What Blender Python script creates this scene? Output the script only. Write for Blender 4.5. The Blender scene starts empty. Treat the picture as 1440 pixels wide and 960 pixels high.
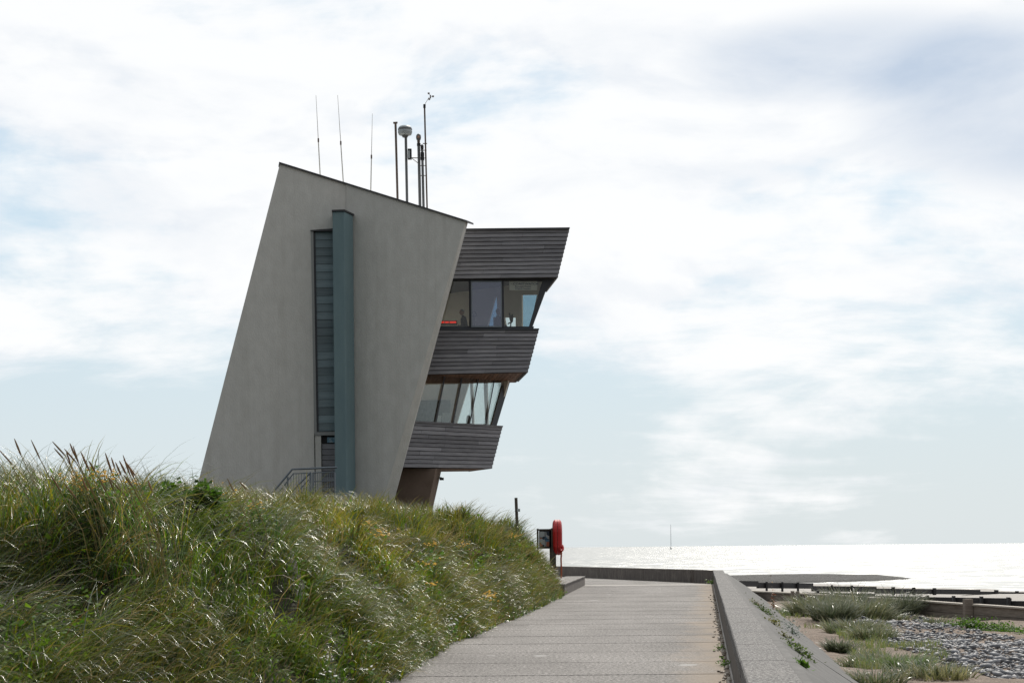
import bpy, bmesh, math, random
import numpy as np
from mathutils import Vector
from mathutils.geometry import tessellate_polygon

random.seed(7)
rng = np.random.default_rng(11)
S = bpy.context.scene
C = S.collection
R = math.radians

# ------------------------------------------------------------------ camera
EYE = 1.5
FPX = 2400.0            # focal length in pixels of the 1440 px wide photograph
CX, CY = 720.0, 769.7   # principal point (level camera with a rising front)
ROLL = 0.0093
cam_d = bpy.data.cameras.new('camera'); cam = bpy.data.objects.new('camera', cam_d); C.objects.link(cam)
cam.location = (0, 0, EYE); cam.rotation_euler = (R(90), ROLL, 0)
cam_d.sensor_width = 36; cam_d.lens = 60; cam_d.shift_y = (CY - 480) / 1440
cam_d.clip_start = 0.1; cam_d.clip_end = 60000
S.camera = cam

# ------------------------------------------------------------------ world and sun
SUN_EL, SUN_AZ = 43.0, 14.0      # azimuth in degrees to the right of +Y
w = bpy.data.worlds.new('World'); S.world = w; w.use_nodes = True
nt = w.node_tree; N = nt.nodes; L = nt.links
for n in list(N): N.remove(n)
out = N.new('ShaderNodeOutputWorld'); bg = N.new('ShaderNodeBackground')
sky = N.new('ShaderNodeTexSky'); sky.sky_type = 'NISHITA'; sky.sun_disc = False
sky.sun_elevation = R(SUN_EL); sky.sun_rotation = R(SUN_AZ)
sky.air_density = 1.0; sky.dust_density = 0.6; sky.ozone_density = 1.5
bg.inputs[1].default_value = 0.085
tc = N.new('ShaderNodeTexCoord'); sep = N.new('ShaderNodeSeparateXYZ'); L.new(tc.outputs['Generated'], sep.inputs[0])
def wmath(op, a, b=None, c=None, clamp=False):
    m = N.new('ShaderNodeMath'); m.operation = op; m.use_clamp = clamp
    for i, v in enumerate((a, b, c)):
        if v is None: continue
        if isinstance(v, (int, float)): m.inputs[i].default_value = v
        else: L.new(v, m.inputs[i])
    return m.outputs[0]
def wnoise(vec, scale, detail, rough, dist=0.0):
    n = N.new('ShaderNodeTexNoise'); n.inputs['Scale'].default_value = scale; n.inputs['Detail'].default_value = detail
    n.inputs['Roughness'].default_value = rough; n.inputs['Distortion'].default_value = dist
    L.new(vec, n.inputs['Vector']); return n.outputs[0]
def wcomb(x, y, z):
    c = N.new('ShaderNodeCombineXYZ')
    for i, v in enumerate((x, y, z)):
        if isinstance(v, (int, float)): c.inputs[i].default_value = v
        else: L.new(v, c.inputs[i])
    return c.outputs[0]
def wrange(v, a, b, c=0.0, d=1.0):
    m = N.new('ShaderNodeMapRange'); m.interpolation_type = 'SMOOTHSTEP'
    L.new(v, m.inputs[0])
    for i, q in enumerate((a, b, c, d)): m.inputs[i + 1].default_value = q
    return m.outputs[0]
def wmix(f, a, b):
    m = N.new('ShaderNodeMix'); m.data_type = 'RGBA'
    if isinstance(f, (int, float)): m.inputs[0].default_value = f
    else: L.new(f, m.inputs[0])
    for i, v in ((6, a), (7, b)):
        if isinstance(v, tuple): m.inputs[i].default_value = (*v, 1)
        else: L.new(v, m.inputs[i])
    return m.outputs[2]
X, Y, Z = sep.outputs
zz = wmath('MAXIMUM', Z, 0.0)
# cloud layer: direction projected on a flat deck (clouds crowd together towards the horizon)
den = wmath('ADD', zz, 0.20)
u = wmath('DIVIDE', X, den); v = wmath('DIVIDE', Y, den)
n1 = wnoise(wcomb(u, v, 3.7), 1.5, 9, 0.58, 0.5)
n2 = wnoise(wcomb(wmath('MULTIPLY', u, 0.55), v, 1.2), 5.5, 9, 0.62, 0.4)
pz = wmath('MULTIPLY', Z, 2.1)
n4 = wnoise(wcomb(X, Y, pz), 5.5, 10, 0.55, 0.3)                   # heaped clouds seen from the side
n4b = wnoise(wcomb(X, Y, wmath('ADD', pz, 0.028)), 5.5, 10, 0.55, 0.3)
n3 = wnoise(wcomb(wmath('ADD', X, 3.1), Y, wmath('MULTIPLY', Z, 2.6)), 6.0, 8, 0.58, 0.3)
dens = wmath('ADD', wmath('ADD', wmath('MULTIPLY', n1, 0.34), wmath('MULTIPLY', n2, 0.16)), wmath('MULTIPLY', n4, 0.50))
dens = wmath('ADD', dens, wrange(zz, 0.015, 0.15, -0.10, 0.045))   # clearer low over the sea
dens = wmath('ADD', dens, wrange(X, -0.14, 0.10, 0.0, 0.05))       # the bank of cloud is heavier towards the sun
def blob(cx, cz, rx, rz):
    a_ = wmath('DIVIDE', wmath('SUBTRACT', X, cx), rx); b_ = wmath('DIVIDE', wmath('SUBTRACT', Z, cz), rz)
    r2 = wmath('ADD', wmath('MULTIPLY', a_, a_), wmath('MULTIPLY', b_, b_)); return wrange(r2, 0.0, 1.6, 1.0, 0.0)
bl = wmath('ADD', blob(0.292, 0.240, 0.095, 0.045), wmath('MULTIPLY', blob(0.19, 0.270, 0.085, 0.024), 0.62), clamp=True)   # one thick grey cloud
cover = wrange(wmath('ADD', dens, wmath('MULTIPLY', bl, 0.08)), 0.455, 0.580)
belly = wrange(wmath('SUBTRACT', n4b, n4), -0.01, 0.11)             # undersides of the heaps
thick = wmath('ADD', wmath('MULTIPLY', wrange(n3, 0.50, 0.74), 0.26), wmath('MULTIPLY', belly, 0.20))
thick = wmath('ADD', thick, wmath('MULTIPLY', bl, wrange(n4, 0.32, 0.66, 0.38, 0.92)), clamp=True)
cloud = wmix(thick, (11.9, 11.95, 12.0), (6.4, 7.5, 9.1))
haze_f = wrange(zz, 0.0, 0.30, 0.93, 0.62)
base = wmix(haze_f, sky.outputs[0], wmix(wrange(zz, 0.0, 0.25), (8.35, 9.2, 9.6), (7.7, 9.9, 11.3)))
skycol = wmix(wmath('MULTIPLY', cover, 0.95), base, cloud)
# haze and cloud scatter light forward: the sky is brightest round the sun and dimmer on the far side
vd = N.new('ShaderNodeVectorMath'); vd.operation = 'DOT_PRODUCT'; L.new(tc.outputs['Generated'], vd.inputs[0])
vd.inputs[1].default_value = (math.sin(R(SUN_AZ)) * math.cos(R(SUN_EL)), math.cos(R(SUN_AZ)) * math.cos(R(SUN_EL)), math.sin(R(SUN_EL)))
fwd = wrange(vd.outputs['Value'], -0.45, 0.72, 0.34, 1.0)
vm = N.new('ShaderNodeVectorMath'); vm.operation = 'SCALE'; L.new(skycol, vm.inputs[0]); L.new(fwd, vm.inputs['Scale']); skycol = vm.outputs[0]
L.new(skycol, bg.inputs[0]); L.new(bg.outputs[0], out.inputs[0])

sun_d = bpy.data.lights.new('sun', 'SUN'); sun = bpy.data.objects.new('sun', sun_d); C.objects.link(sun)
sun_d.energy = 3.4; sun_d.angle = R(0.6); sun_d.color = (1.0, 0.95, 0.86)
sd = Vector((math.sin(R(SUN_AZ)) * math.cos(R(SUN_EL)), math.cos(R(SUN_AZ)) * math.cos(R(SUN_EL)), math.sin(R(SUN_EL))))
sun.rotation_euler = (-sd).to_track_quat('-Z', 'Y').to_euler(); sun.location = (10, 30, 40)
S.view_settings.view_transform = 'Standard'; S.view_settings.look = 'None'
S.view_settings.exposure = 0.0; S.view_settings.gamma = 1.0
S.cycles.use_denoising = True
try: S.cycles.denoiser = 'OPENIMAGEDENOISE'
except Exception: pass
S.cycles.max_bounces = 8; S.cycles.transparent_max_bounces = 12
S.cycles.sample_clamp_indirect = 4.0

# ------------------------------------------------------------------ pixel -> place helpers
def ray(px, py):
    uu = (px - CX) / FPX; vv = (CY - py) / FPX
    c, s = math.cos(ROLL), math.sin(ROLL)
    return Vector((uu * c + vv * s, 1.0, -uu * s + vv * c))
EYEV = Vector((0, 0, EYE))
def P(px, py, D): return EYEV + ray(px, py) * D
def G(px, py, z):
    r = ray(px, py); return EYEV + r * ((z - EYE) / r.z)
class Plane:            # vertical plane through two plan points
    def __init__(s, a, b):
        d = Vector((b.x - a.x, b.y - a.y, 0)); s.p = a.copy(); s.n = Vector((d.y, -d.x, 0)).normalized()
    def hit(s, px, py, off=0.0):          # off > 0 : further behind the plane
        r = ray(px, py); p = s.p - s.n * off
        return EYEV + r * ((p - EYEV).dot(s.n) / r.dot(s.n))

# ------------------------------------------------------------------ materials
def nodes_of(m):
    m.use_nodes = True; return m.node_tree.nodes, m.node_tree.links
def lin(c): return tuple(c)
def mat(name, col, rough=0.8, col2=None, scale=4.0, detail=6, bump=0.0, bscale=40.0, spec=0.4, metal=0.0,
        stretch=(1, 1, 1), contrast=(0.3, 0.7), per_object=0.0, trans=0.0):
    m = bpy.data.materials.new(name); n, l = nodes_of(m); b = n['Principled BSDF']
    b.inputs['Roughness'].default_value = rough; b.inputs['Specular IOR Level'].default_value = spec
    b.inputs['Metallic'].default_value = metal
    t = n.new('ShaderNodeTexCoord'); mp = n.new('ShaderNodeMapping'); mp.inputs['Scale'].default_value = stretch
    l.new(t.outputs['Object'], mp.inputs[0])
    cur = None
    if col2 is not None:
        nz = n.new('ShaderNodeTexNoise'); nz.inputs['Scale'].default_value = scale; nz.inputs['Detail'].default_value = detail
        nz.inputs['Roughness'].default_value = 0.6; l.new(mp.outputs[0], nz.inputs['Vector'])
        rp = n.new('ShaderNodeValToRGB'); rp.color_ramp.elements[0].position = contrast[0]; rp.color_ramp.elements[1].position = contrast[1]
        rp.color_ramp.elements[0].color = (*col, 1); rp.color_ramp.elements[1].color = (*col2, 1)
        l.new(nz.outputs[0], rp.inputs[0]); cur = rp.outputs[0]
    if per_object:
        oi = n.new('ShaderNodeObjectInfo'); hs = n.new('ShaderNodeHueSaturation')
        mr = n.new('ShaderNodeMapRange'); mr.inputs[3].default_value = 1 - per_object; mr.inputs[4].default_value = 1 + per_object
        l.new(oi.outputs['Random'], mr.inputs[0]); l.new(mr.outputs[0], hs.inputs['Value'])
        if cur is not None: l.new(cur, hs.inputs['Color'])
        else: hs.inputs['Color'].default_value = (*col, 1)
        cur = hs.outputs[0]
    if cur is not None: l.new(cur, b.inputs['Base Color'])
    else: b.inputs['Base Color'].default_value = (*col, 1)
    if bump:
        nb = n.new('ShaderNodeTexNoise'); nb.inputs['Scale'].default_value = bscale; nb.inputs['Detail'].default_value = 5
        l.new(mp.outputs[0], nb.inputs['Vector'])
        bp = n.new('ShaderNodeBump'); bp.inputs['Strength'].default_value = bump; bp.inputs['Distance'].default_value = 0.03
        l.new(nb.outputs[0], bp.inputs['Height']); l.new(bp.outputs[0], b.inputs['Normal'])
    return m
M = {}
M['render'] = mat('render_wall', (0.58, 0.575, 0.545), 0.9, (0.67, 0.665, 0.635), 3.0, 10, 0.35, 24, 0.2, stretch=(1, 1, 0.55))
def add_streaks(m, amount):      # rain-washed vertical staining
    n, l = nodes_of(m); b = n['Principled BSDF']; src = b.inputs['Base Color'].links[0].from_socket
    t = n.new('ShaderNodeTexCoord'); mp = n.new('ShaderNodeMapping'); mp.inputs['Scale'].default_value = (3.2, 3.2, 0.10); l.new(t.outputs['Object'], mp.inputs[0])
    nz = n.new('ShaderNodeTexNoise'); nz.inputs['Scale'].default_value = 1.0; nz.inputs['Detail'].default_value = 7; nz.inputs['Roughness'].default_value = 0.65; l.new(mp.outputs[0], nz.inputs['Vector'])
    mr = n.new('ShaderNodeMapRange'); mr.inputs[1].default_value = 0.5; mr.inputs[2].default_value = 0.75; mr.inputs[3].default_value = 0.0; mr.inputs[4].default_value = amount; l.new(nz.outputs[0], mr.inputs[0])
    mx = n.new('ShaderNodeMix'); mx.data_type = 'RGBA'; l.new(mr.outputs[0], mx.inputs[0]); l.new(src, mx.inputs[6]); mx.inputs[7].default_value = (0.30, 0.28, 0.24, 1); l.new(mx.outputs[2], b.inputs['Base Color'])
add_streaks(M['render'], 0.2)
M['wood'] = mat('weathered_boards', (0.17, 0.17, 0.19), 0.7, (0.31, 0.305, 0.32), 5, 6, 0.25, 30, 0.35, stretch=(0.35, 0.35, 6), per_object=0.28)
M['soffit'] = mat('soffit_timber', (0.16, 0.085, 0.055), 0.7, (0.27, 0.15, 0.10), 4, 5, 0.1, 30, 0.3, stretch=(6, 0.5, 6), per_object=0.25)
M['dark'] = mat('dark_backing', (0.03, 0.03, 0.033), 0.8)
M['frame'] = mat('dark_frame', (0.045, 0.05, 0.06), 0.45, spec=0.5)
M['teal'] = mat('teal_render', (0.15, 0.225, 0.25), 0.75, (0.185, 0.265, 0.285), 2.0, 6, 0.1, 40, 0.3, stretch=(1, 1, 0.3))
M['coping'] = mat('roof_edge_metal', (0.05, 0.05, 0.055), 0.5, spec=0.5)
M['alu'] = mat('window_frame_grey', (0.30, 0.31, 0.31), 0.5)
M['plinth'] = mat('plinth_render', (0.16, 0.115, 0.09), 0.9, (0.20, 0.15, 0.12), 2, 5, 0.2, 30, 0.2)
M['inner'] = mat('room_paint', (0.74, 0.70, 0.63), 0.9, (0.66, 0.62, 0.56), 1.2)
M['brick_in'] = mat('room_brick', (0.20, 0.17, 0.15), 0.9, (0.34, 0.30, 0.27), 9, 3, 0.2, 20)
M['galv'] = mat('galvanised_steel', (0.20, 0.23, 0.26), 0.5, metal=0.5)
M['rust'] = mat('mast_steel', (0.16, 0.11, 0.085), 0.6, (0.10, 0.08, 0.07), 6)
M['greysteel'] = mat('mast_grey', (0.13, 0.135, 0.14), 0.5)
M['whip'] = mat('whip_fibreglass', (0.58, 0.57, 0.53), 0.5)
M['radome'] = mat('radome_plastic', (0.42, 0.46, 0.48), 0.45)
M['sign_w'] = mat('sign_white', (0.86, 0.85, 0.80), 0.6)
M['ink_b'] = mat('sign_blue_ink', (0.03, 0.05, 0.14), 0.6)
M['ink_r'] = mat('sign_grey_ink', (0.25, 0.25, 0.23), 0.6)
M['skin'] = mat('skin', (0.45, 0.27, 0.20), 0.6)
M['cloth_d'] = mat('navy_cloth', (0.03, 0.04, 0.07), 0.9)
M['cloth_b'] = mat('blue_shirt', (0.12, 0.17, 0.26), 0.9)
M['hair_g'] = mat('grey_hair', (0.38, 0.36, 0.33), 0.8)
M['hair_d'] = mat('dark_hair', (0.05, 0.035, 0.025), 0.8)
M['black'] = mat('black_plastic', (0.02, 0.02, 0.022), 0.5)
M['paper'] = mat('white_card', (0.7, 0.7, 0.68), 0.7)
M['red'] = mat('red_plastic', (0.42, 0.012, 0.014), 0.35, (0.50, 0.018, 0.018), 5, spec=0.5)
M['rope'] = mat('orange_rope', (0.40, 0.10, 0.05), 0.9)
M['post'] = mat('dark_timber_post', (0.055, 0.045, 0.038), 0.85, (0.10, 0.085, 0.07), 6, 5, 0.2, 30, stretch=(4, 4, 0.5))
M['groyne_d'] = mat('wet_timber', (0.030, 0.030, 0.034), 0.7, (0.055, 0.052, 0.052), 3, 5, 0.2, 10, stretch=(1, 1, 5), per_object=0.3)
M['groyne_c'] = mat('old_groyne_timber', (0.16, 0.135, 0.115), 0.9, (0.27, 0.235, 0.20), 4, 6, 0.3, 14, 0.2, stretch=(0.6, 0.6, 4), per_object=0.12)
M['groyne_cap'] = mat('groyne_cap', (0.50, 0.46, 0.40), 0.9, (0.38, 0.34, 0.30), 4)
M['stem'] = mat('green_stem', (0.09, 0.13, 0.04), 0.7)
M['yellow'] = mat('yellow_petals', (0.72, 0.40, 0.008), 0.8, (0.60, 0.31, 0.006), 30)
M['petal'] = mat('white_petals', (0.80, 0.79, 0.76), 0.6)
M['debris'] = mat('shell_debris', (0.55, 0.50, 0.43), 0.8, (0.2, 0.17, 0.14), 9, per_object=0.2)

def poster_mat():
    m = bpy.data.materials.new('notice_print'); n, l = nodes_of(m); b = n['Principled BSDF']; b.inputs['Roughness'].default_value = 0.4
    t = n.new('ShaderNodeTexCoord'); vo = n.new('ShaderNodeTexVoronoi'); vo.distance = 'CHEBYCHEV'; vo.inputs['Scale'].default_value = 6
    l.new(t.outputs['Object'], vo.inputs['Vector'])
    rp = n.new('ShaderNodeValToRGB'); e = rp.color_ramp.elements
    e[0].color = (0.03, 0.05, 0.08, 1); e[1].color = (0.5, 0.5, 0.47, 1)
    for p, c in ((0.3, (0.10, 0.22, 0.36)), (0.55, (0.45, 0.5, 0.52)), (0.75, (0.45, 0.16, 0.10))):
        q = e.new(p); q.color = (*c, 1)
    rp.color_ramp.interpolation = 'CONSTANT'
    s = n.new('ShaderNodeSeparateColor'); l.new(vo.outputs['Color'], s.inputs[0]); l.new(s.outputs[0], rp.inputs[0]); l.new(rp.outputs[0], b.inputs['Base Color'])
    return m
M['poster'] = poster_mat()

def glass_mat(name, tint, refl, gcol=(1, 1, 1), rough=0.02):
    m = bpy.data.materials.new(name); n, l = nodes_of(m); n.remove(n['Principled BSDF']); o = n['Material Output']
    t = n.new('ShaderNodeBsdfTransparent'); t.inputs[0].default_value = (*tint, 1)
    g = n.new('ShaderNodeBsdfGlossy'); g.inputs['Roughness'].default_value = rough; g.inputs[0].default_value = (*gcol, 1)
    f = n.new('ShaderNodeFresnel'); f.inputs[0].default_value = 1.45
    a = n.new('ShaderNodeMath'); a.operation = 'ADD'; a.inputs[1].default_value = refl; l.new(f.outputs[0], a.inputs[0])
    x = n.new('ShaderNodeMixShader'); l.new(a.outputs[0], x.inputs[0]); l.new(t.outputs[0], x.inputs[1]); l.new(g.outputs[0], x.inputs[2])
    l.new(x.outputs[0], o.inputs[0]); return m
M['glass'] = glass_mat('window_glass', (0.86, 0.88, 0.86), 0.02)
M['glass_open'] = glass_mat('sash_glass', (0.62, 0.66, 0.72), 0.16, (0.75, 0.8, 0.95))
M['glass_blue'] = glass_mat('tinted_glass', (0.50, 0.64, 0.72), 0.0)
M['glass_clear'] = glass_mat('clear_glass', (0.93, 0.96, 0.96), 0.0)
M['louvre'] = mat('louvre_glass', (0.12, 0.175, 0.20), 0.3, (0.20, 0.265, 0.29), 1.2, 4, 0.0, 5, 0.6, stretch=(0.5, 0.5, 8), per_object=0.3)
def emit_mat(name, col, s):
    m = bpy.data.materials.new(name); n, l = nodes_of(m); b = n['Principled BSDF']
    b.inputs['Base Color'].default_value = (*col, 1); b.inputs['Emission Color'].default_value = (*col, 1); b.inputs['Emission Strength'].default_value = s; return m
M['led'] = emit_mat('red_led', (0.9, 0.03, 0.01), 0.8)

def foliage_mat(name, rough, trans, spec=0.5, tgain=1.3, rolled=False):
    m = bpy.data.materials.new(name); n, l = nodes_of(m); b = n['Principled BSDF']; o = n['Material Output']
    at = n.new('ShaderNodeAttribute'); at.attribute_name = 'Col'
    l.new(at.outputs['Color'], b.inputs['Base Color']); b.inputs['Roughness'].default_value = rough; b.inputs['Specular IOR Level'].default_value = spec
    if rolled:       # marram leaves are rolled like quills: bend the normal across the blade
        ac = n.new('ShaderNodeAttribute'); ac.attribute_name = 'Across'; g = n.new('ShaderNodeNewGeometry')
        ad = n.new('ShaderNodeVectorMath'); ad.operation = 'ADD'; l.new(g.outputs['Normal'], ad.inputs[0]); l.new(ac.outputs['Vector'], ad.inputs[1])
        nz = n.new('ShaderNodeVectorMath'); nz.operation = 'NORMALIZE'; l.new(ad.outputs[0], nz.inputs[0]); l.new(nz.outputs[0], b.inputs['Normal'])
    if trans:
        tr = n.new('ShaderNodeBsdfTranslucent'); hs = n.new('ShaderNodeHueSaturation'); hs.inputs['Value'].default_value = tgain; hs.inputs['Saturation'].default_value = 1.15
        l.new(at.outputs['Color'], hs.inputs['Color']); l.new(hs.outputs[0], tr.inputs[0])
        x = n.new('ShaderNodeMixShader'); x.inputs[0].default_value = trans
        l.new(b.outputs[0], x.inputs[1]); l.new(tr.outputs[0], x.inputs[2]); l.new(x.outputs[0], o.inputs[0])
    return m
M['blade'] = foliage_mat('marram_blades', 0.27, 0.27, 1.0, 1.8, True)
M['blade_flat'] = foliage_mat('lyme_grass_blades', 0.36, 0.25, 0.9, 1.4)
M['leaf'] = foliage_mat('broad_leaves', 0.6, 0.42, 0.3, 1.6)
M['seed'] = foliage_mat('seed_heads', 0.9, 0.15, 0.1)

WALL_A = 2.39; WALL_S = 0.1134
def wall_x(y): return WALL_A + WALL_S * (y - 18.6)

def position_ground(name, build):
    m = bpy.data.materials.new(name); n, l = nodes_of(m); b = n['Principled BSDF']
    g = n.new('ShaderNodeNewGeometry'); sp = n.new('ShaderNodeSeparateXYZ'); l.new(g.outputs['Position'], sp.inputs[0])
    def math_(op, a, c=None, clamp=False):
        k = n.new('ShaderNodeMath'); k.operation = op; k.use_clamp = clamp
        for i, q in enumerate((a, c)):
            if q is None: continue
            if isinstance(q, (int, float)): k.inputs[i].default_value = q
            else: l.new(q, k.inputs[i])
        return k.outputs[0]
    def noise_(scale, detail=6, rough=0.6, stretch=(1, 1, 1)):
        mp = n.new('ShaderNodeMapping'); mp.inputs['Scale'].default_value = stretch; l.new(g.outputs['Position'], mp.inputs[0])
        k = n.new('ShaderNodeTexNoise'); k.inputs['Scale'].default_value = scale; k.inputs['Detail'].default_value = detail
        k.inputs['Roughness'].default_value = rough; l.new(mp.outputs[0], k.inputs['Vector']); return k.outputs[0]
    def ramp_(v, *stops):
        k = n.new('ShaderNodeValToRGB'); e = k.color_ramp.elements
        e[0].position, e[0].color = stops[0][0], (*stops[0][1], 1); e[1].position, e[1].color = stops[-1][0], (*stops[-1][1], 1)
        for p, c in stops[1:-1]:
            q = e.new(p); q.color = (*c, 1)
        l.new(v, k.inputs[0]); return k.outputs[0]
    def rng_(v, a, c, d=0.0, e=1.0):
        k = n.new('ShaderNodeMapRange'); k.interpolation_type = 'SMOOTHSTEP'; l.new(v, k.inputs[0])
        for i, q in enumerate((a, c, d, e)): k.inputs[i + 1].default_value = q
        return k.outputs[0]
    def mix_(f, a, c):
        k = n.new('ShaderNodeMix'); k.data_type = 'RGBA'
        if isinstance(f, (int, float)): k.inputs[0].default_value = f
        else: l.new(f, k.inputs[0])
        for i, q in ((6, a), (7, c)):
            if isinstance(q, tuple): k.inputs[i].default_value = (*q, 1)
            else: l.new(q, k.inputs[i])
        return k.outputs[2]
    def bump_(h, strength, dist):
        k = n.new('ShaderNodeBump'); k.inputs['Strength'].default_value = strength; k.inputs['Distance'].default_value = dist
        l.new(h, k.inputs['Height']); l.new(k.outputs[0], b.inputs['Normal'])
    build(dict(n=n, l=l, b=b, x=sp.outputs[0], y=sp.outputs[1], z=sp.outputs[2], math=math_, noise=noise_, ramp=ramp_, rng=rng_, mix=mix_, bump=bump_))
    return m
def b_path(k):
    ag = k['ramp'](k['noise'](24, 5, 0.85), (0.41, (0.055, 0.052, 0.05)), (0.5, (0.18, 0.17, 0.164)), (0.59, (0.38, 0.362, 0.35)))
    big = k['ramp'](k['noise'](0.5, 6, 0.6, (1, 0.5, 1)), (0.32, (0.74, 0.72, 0.70)), (0.66, (1.16, 1.14, 1.12)))
    mul = k['n'].new('ShaderNodeMix'); mul.data_type = 'RGBA'; mul.blend_type = 'MULTIPLY'; mul.inputs[0].default_value = 1
    k['l'].new(ag, mul.inputs[6]); k['l'].new(big, mul.inputs[7])
    # drifted sand lying against the foot of the sea wall
    d = k['math']('SUBTRACT', k['math']('ADD', k['math']('MULTIPLY', k['y'], WALL_S), WALL_A - WALL_S * 18.6), k['x'])
    dn = k['math']('SUBTRACT', d, k['math']('MULTIPLY', k['noise'](1.6, 6, 0.65, (1, 0.35, 1)), 1.5))
    sand = k['rng'](dn, -0.75, 0.10, 0.95, 0.0)
    c = k['mix'](sand, mul.outputs[2], (0.28, 0.225, 0.175))
    # pale spilt patches
    spot = k['rng'](k['noise'](1.1, 2, 0.4, (1.0, 0.6, 1)), 0.71, 0.74)
    c = k['mix'](k['math']('MULTIPLY', spot, 0.6), c, (0.42, 0.41, 0.40))
    k['l'].new(c, k['b'].inputs['Base Color']); k['b'].inputs['Roughness'].default_value = 0.8; k['b'].inputs['Specular IOR Level'].default_value = 0.25
    k['bump'](k['math']('ADD', k['noise'](60, 3, 0.7), k['math']('MULTIPLY', k['noise'](14, 3, 0.6, (0.15, 1, 1)), 0.8)), 0.55, 0.012)
M['path'] = position_ground('exposed_aggregate_concrete', b_path)
def b_cop(k):
    ag = k['ramp'](k['noise'](38, 5, 0.9), (0.42, (0.03, 0.029, 0.029)), (0.5, (0.12, 0.117, 0.115)), (0.58, (0.36, 0.345, 0.335)))
    big = k['ramp'](k['noise'](1.1, 5), (0.3, (0.8, 0.8, 0.8)), (0.7, (1.1, 1.08, 1.06)))
    mul = k['n'].new('ShaderNodeMix'); mul.data_type = 'RGBA'; mul.blend_type = 'MULTIPLY'; mul.inputs[0].default_value = 1
    k['l'].new(ag, mul.inputs[6]); k['l'].new(big, mul.inputs[7])
    k['l'].new(mul.outputs[2], k['b'].inputs['Base Color']); k['b'].inputs['Roughness'].default_value = 0.8; k['b'].inputs['Specular IOR Level'].default_value = 0.25
    k['bump'](k['noise'](75, 3, 0.7), 0.6, 0.012)
M['coping_c'] = position_ground('coping_aggregate', b_cop)
def b_rev(k):
    c = k['ramp'](k['noise'](2.5, 9, 0.7), (0.3, (0.105, 0.102, 0.10)), (0.55, (0.15, 0.146, 0.142)), (0.75, (0.22, 0.212, 0.205)))
    k['l'].new(c, k['b'].inputs['Base Color']); k['b'].inputs['Roughness'].default_value = 0.85; k['b'].inputs['Specular IOR Level'].default_value = 0.25
    k['bump'](k['noise'](30, 4, 0.7), 0.5, 0.012)
M['revet'] = position_ground('apron_concrete', b_rev)
def b_wallc(k):
    c = k['ramp'](k['noise'](6, 7, 0.65, (1, 1, 0.4)), (0.3, (0.085, 0.072, 0.066)), (0.55, (0.14, 0.122, 0.11)), (0.75, (0.23, 0.205, 0.18)))
    k['l'].new(c, k['b'].inputs['Base Color']); k['b'].inputs['Roughness'].default_value = 0.9
    k['bump'](k['noise'](35, 4), 0.4, 0.015)
M['wall_c'] = position_ground('sea_wall_concrete', b_wallc)
def b_sand(k):
    c = k['ramp'](k['noise'](2.2, 8, 0.65), (0.3, (0.17, 0.128, 0.10)), (0.55, (0.25, 0.195, 0.155)), (0.75, (0.33, 0.27, 0.22)))
    grit = k['ramp'](k['noise'](30, 4, 0.7), (0.40, (0.45, 0.42, 0.4)), (0.52, (1, 1, 1)))
    mul = k['n'].new('ShaderNodeMix'); mul.data_type = 'RGBA'; mul.blend_type = 'MULTIPLY'; mul.inputs[0].default_value = 1
    k['l'].new(c, mul.inputs[6]); k['l'].new(grit, mul.inputs[7])
    wet = k['rng'](k['z'], -1.3, -2.2)
    cc = k['mix'](wet, mul.outputs[2], (0.20, 0.18, 0.16))
    k['l'].new(cc, k['b'].inputs['Base Color'])
    k['l'].new(k['rng'](k['z'], -1.4, -2.3, 0.9, 0.62), k['b'].inputs['Roughness']); k['b'].inputs['Specular IOR Level'].default_value = 0.3
    k['bump'](k['math']('ADD', k['noise'](9, 6, 0.6), k['math']('MULTIPLY', k['noise'](40, 3), 0.3)), 0.8, 0.06)
M['sand'] = position_ground('beach_sand', b_sand)
def b_dune(k):
    c = k['ramp'](k['noise'](3, 7, 0.65), (0.3, (0.018, 0.017, 0.008)), (0.6, (0.035, 0.032, 0.014)), (0.8, (0.06, 0.05, 0.025)))
    k['l'].new(c, k['b'].inputs['Base Color']); k['b'].inputs['Roughness'].default_value = 0.95
    k['bump'](k['noise'](12, 5), 0.8, 0.06)
M['dune'] = position_ground('dune_soil', b_dune)
def b_sea(k):
    n, l, b = k['n'], k['l'], k['b']
    b.inputs['Base Color'].default_value = (0.07, 0.085, 0.085, 1); b.inputs['IOR'].default_value = 1.45; b.inputs['Specular IOR Level'].default_value = 1.0
    amp = k['rng'](k['noise'](0.09, 7, 0.78, (0.16, 1, 1)), 0.33, 0.52, 0.03, 1.0)
    b.inputs['Roughness'].default_value = 0.36
    def slope(off, sc, st):
        mp = n.new('ShaderNodeMapping'); mp.inputs['Scale'].default_value = st; mp.inputs['Location'].default_value = off
        g = n.new('ShaderNodeNewGeometry'); l.new(g.outputs['Position'], mp.inputs[0])
        q = n.new('ShaderNodeTexNoise'); q.inputs['Scale'].default_value = sc; q.inputs['Detail'].default_value = 4; q.inputs['Roughness'].default_value = 0.65
        l.new(mp.outputs[0], q.inputs['Vector']); return k['math']('SUBTRACT', q.outputs[0], 0.5)
    sx = k['math']('MULTIPLY', slope((3, 7, 0), 0.5, (0.35, 1, 1)), k['math']('MULTIPLY', amp, 1.1))
    sy = k['math']('MULTIPLY', slope((31, 17, 0), 0.5, (0.30, 1, 1)), k['math']('MULTIPLY', amp, 2.6))
    cb = n.new('ShaderNodeCombineXYZ'); l.new(sx, cb.inputs[0]); l.new(sy, cb.inputs[1]); cb.inputs[2].default_value = 1.0
    nv = n.new('ShaderNodeVectorMath'); nv.operation = 'NORMALIZE'; l.new(cb.outputs[0], nv.inputs[0]); l.new(nv.outputs[0], b.inputs['Normal'])
M['sea'] = position_ground('sea_water', b_sea)
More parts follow.
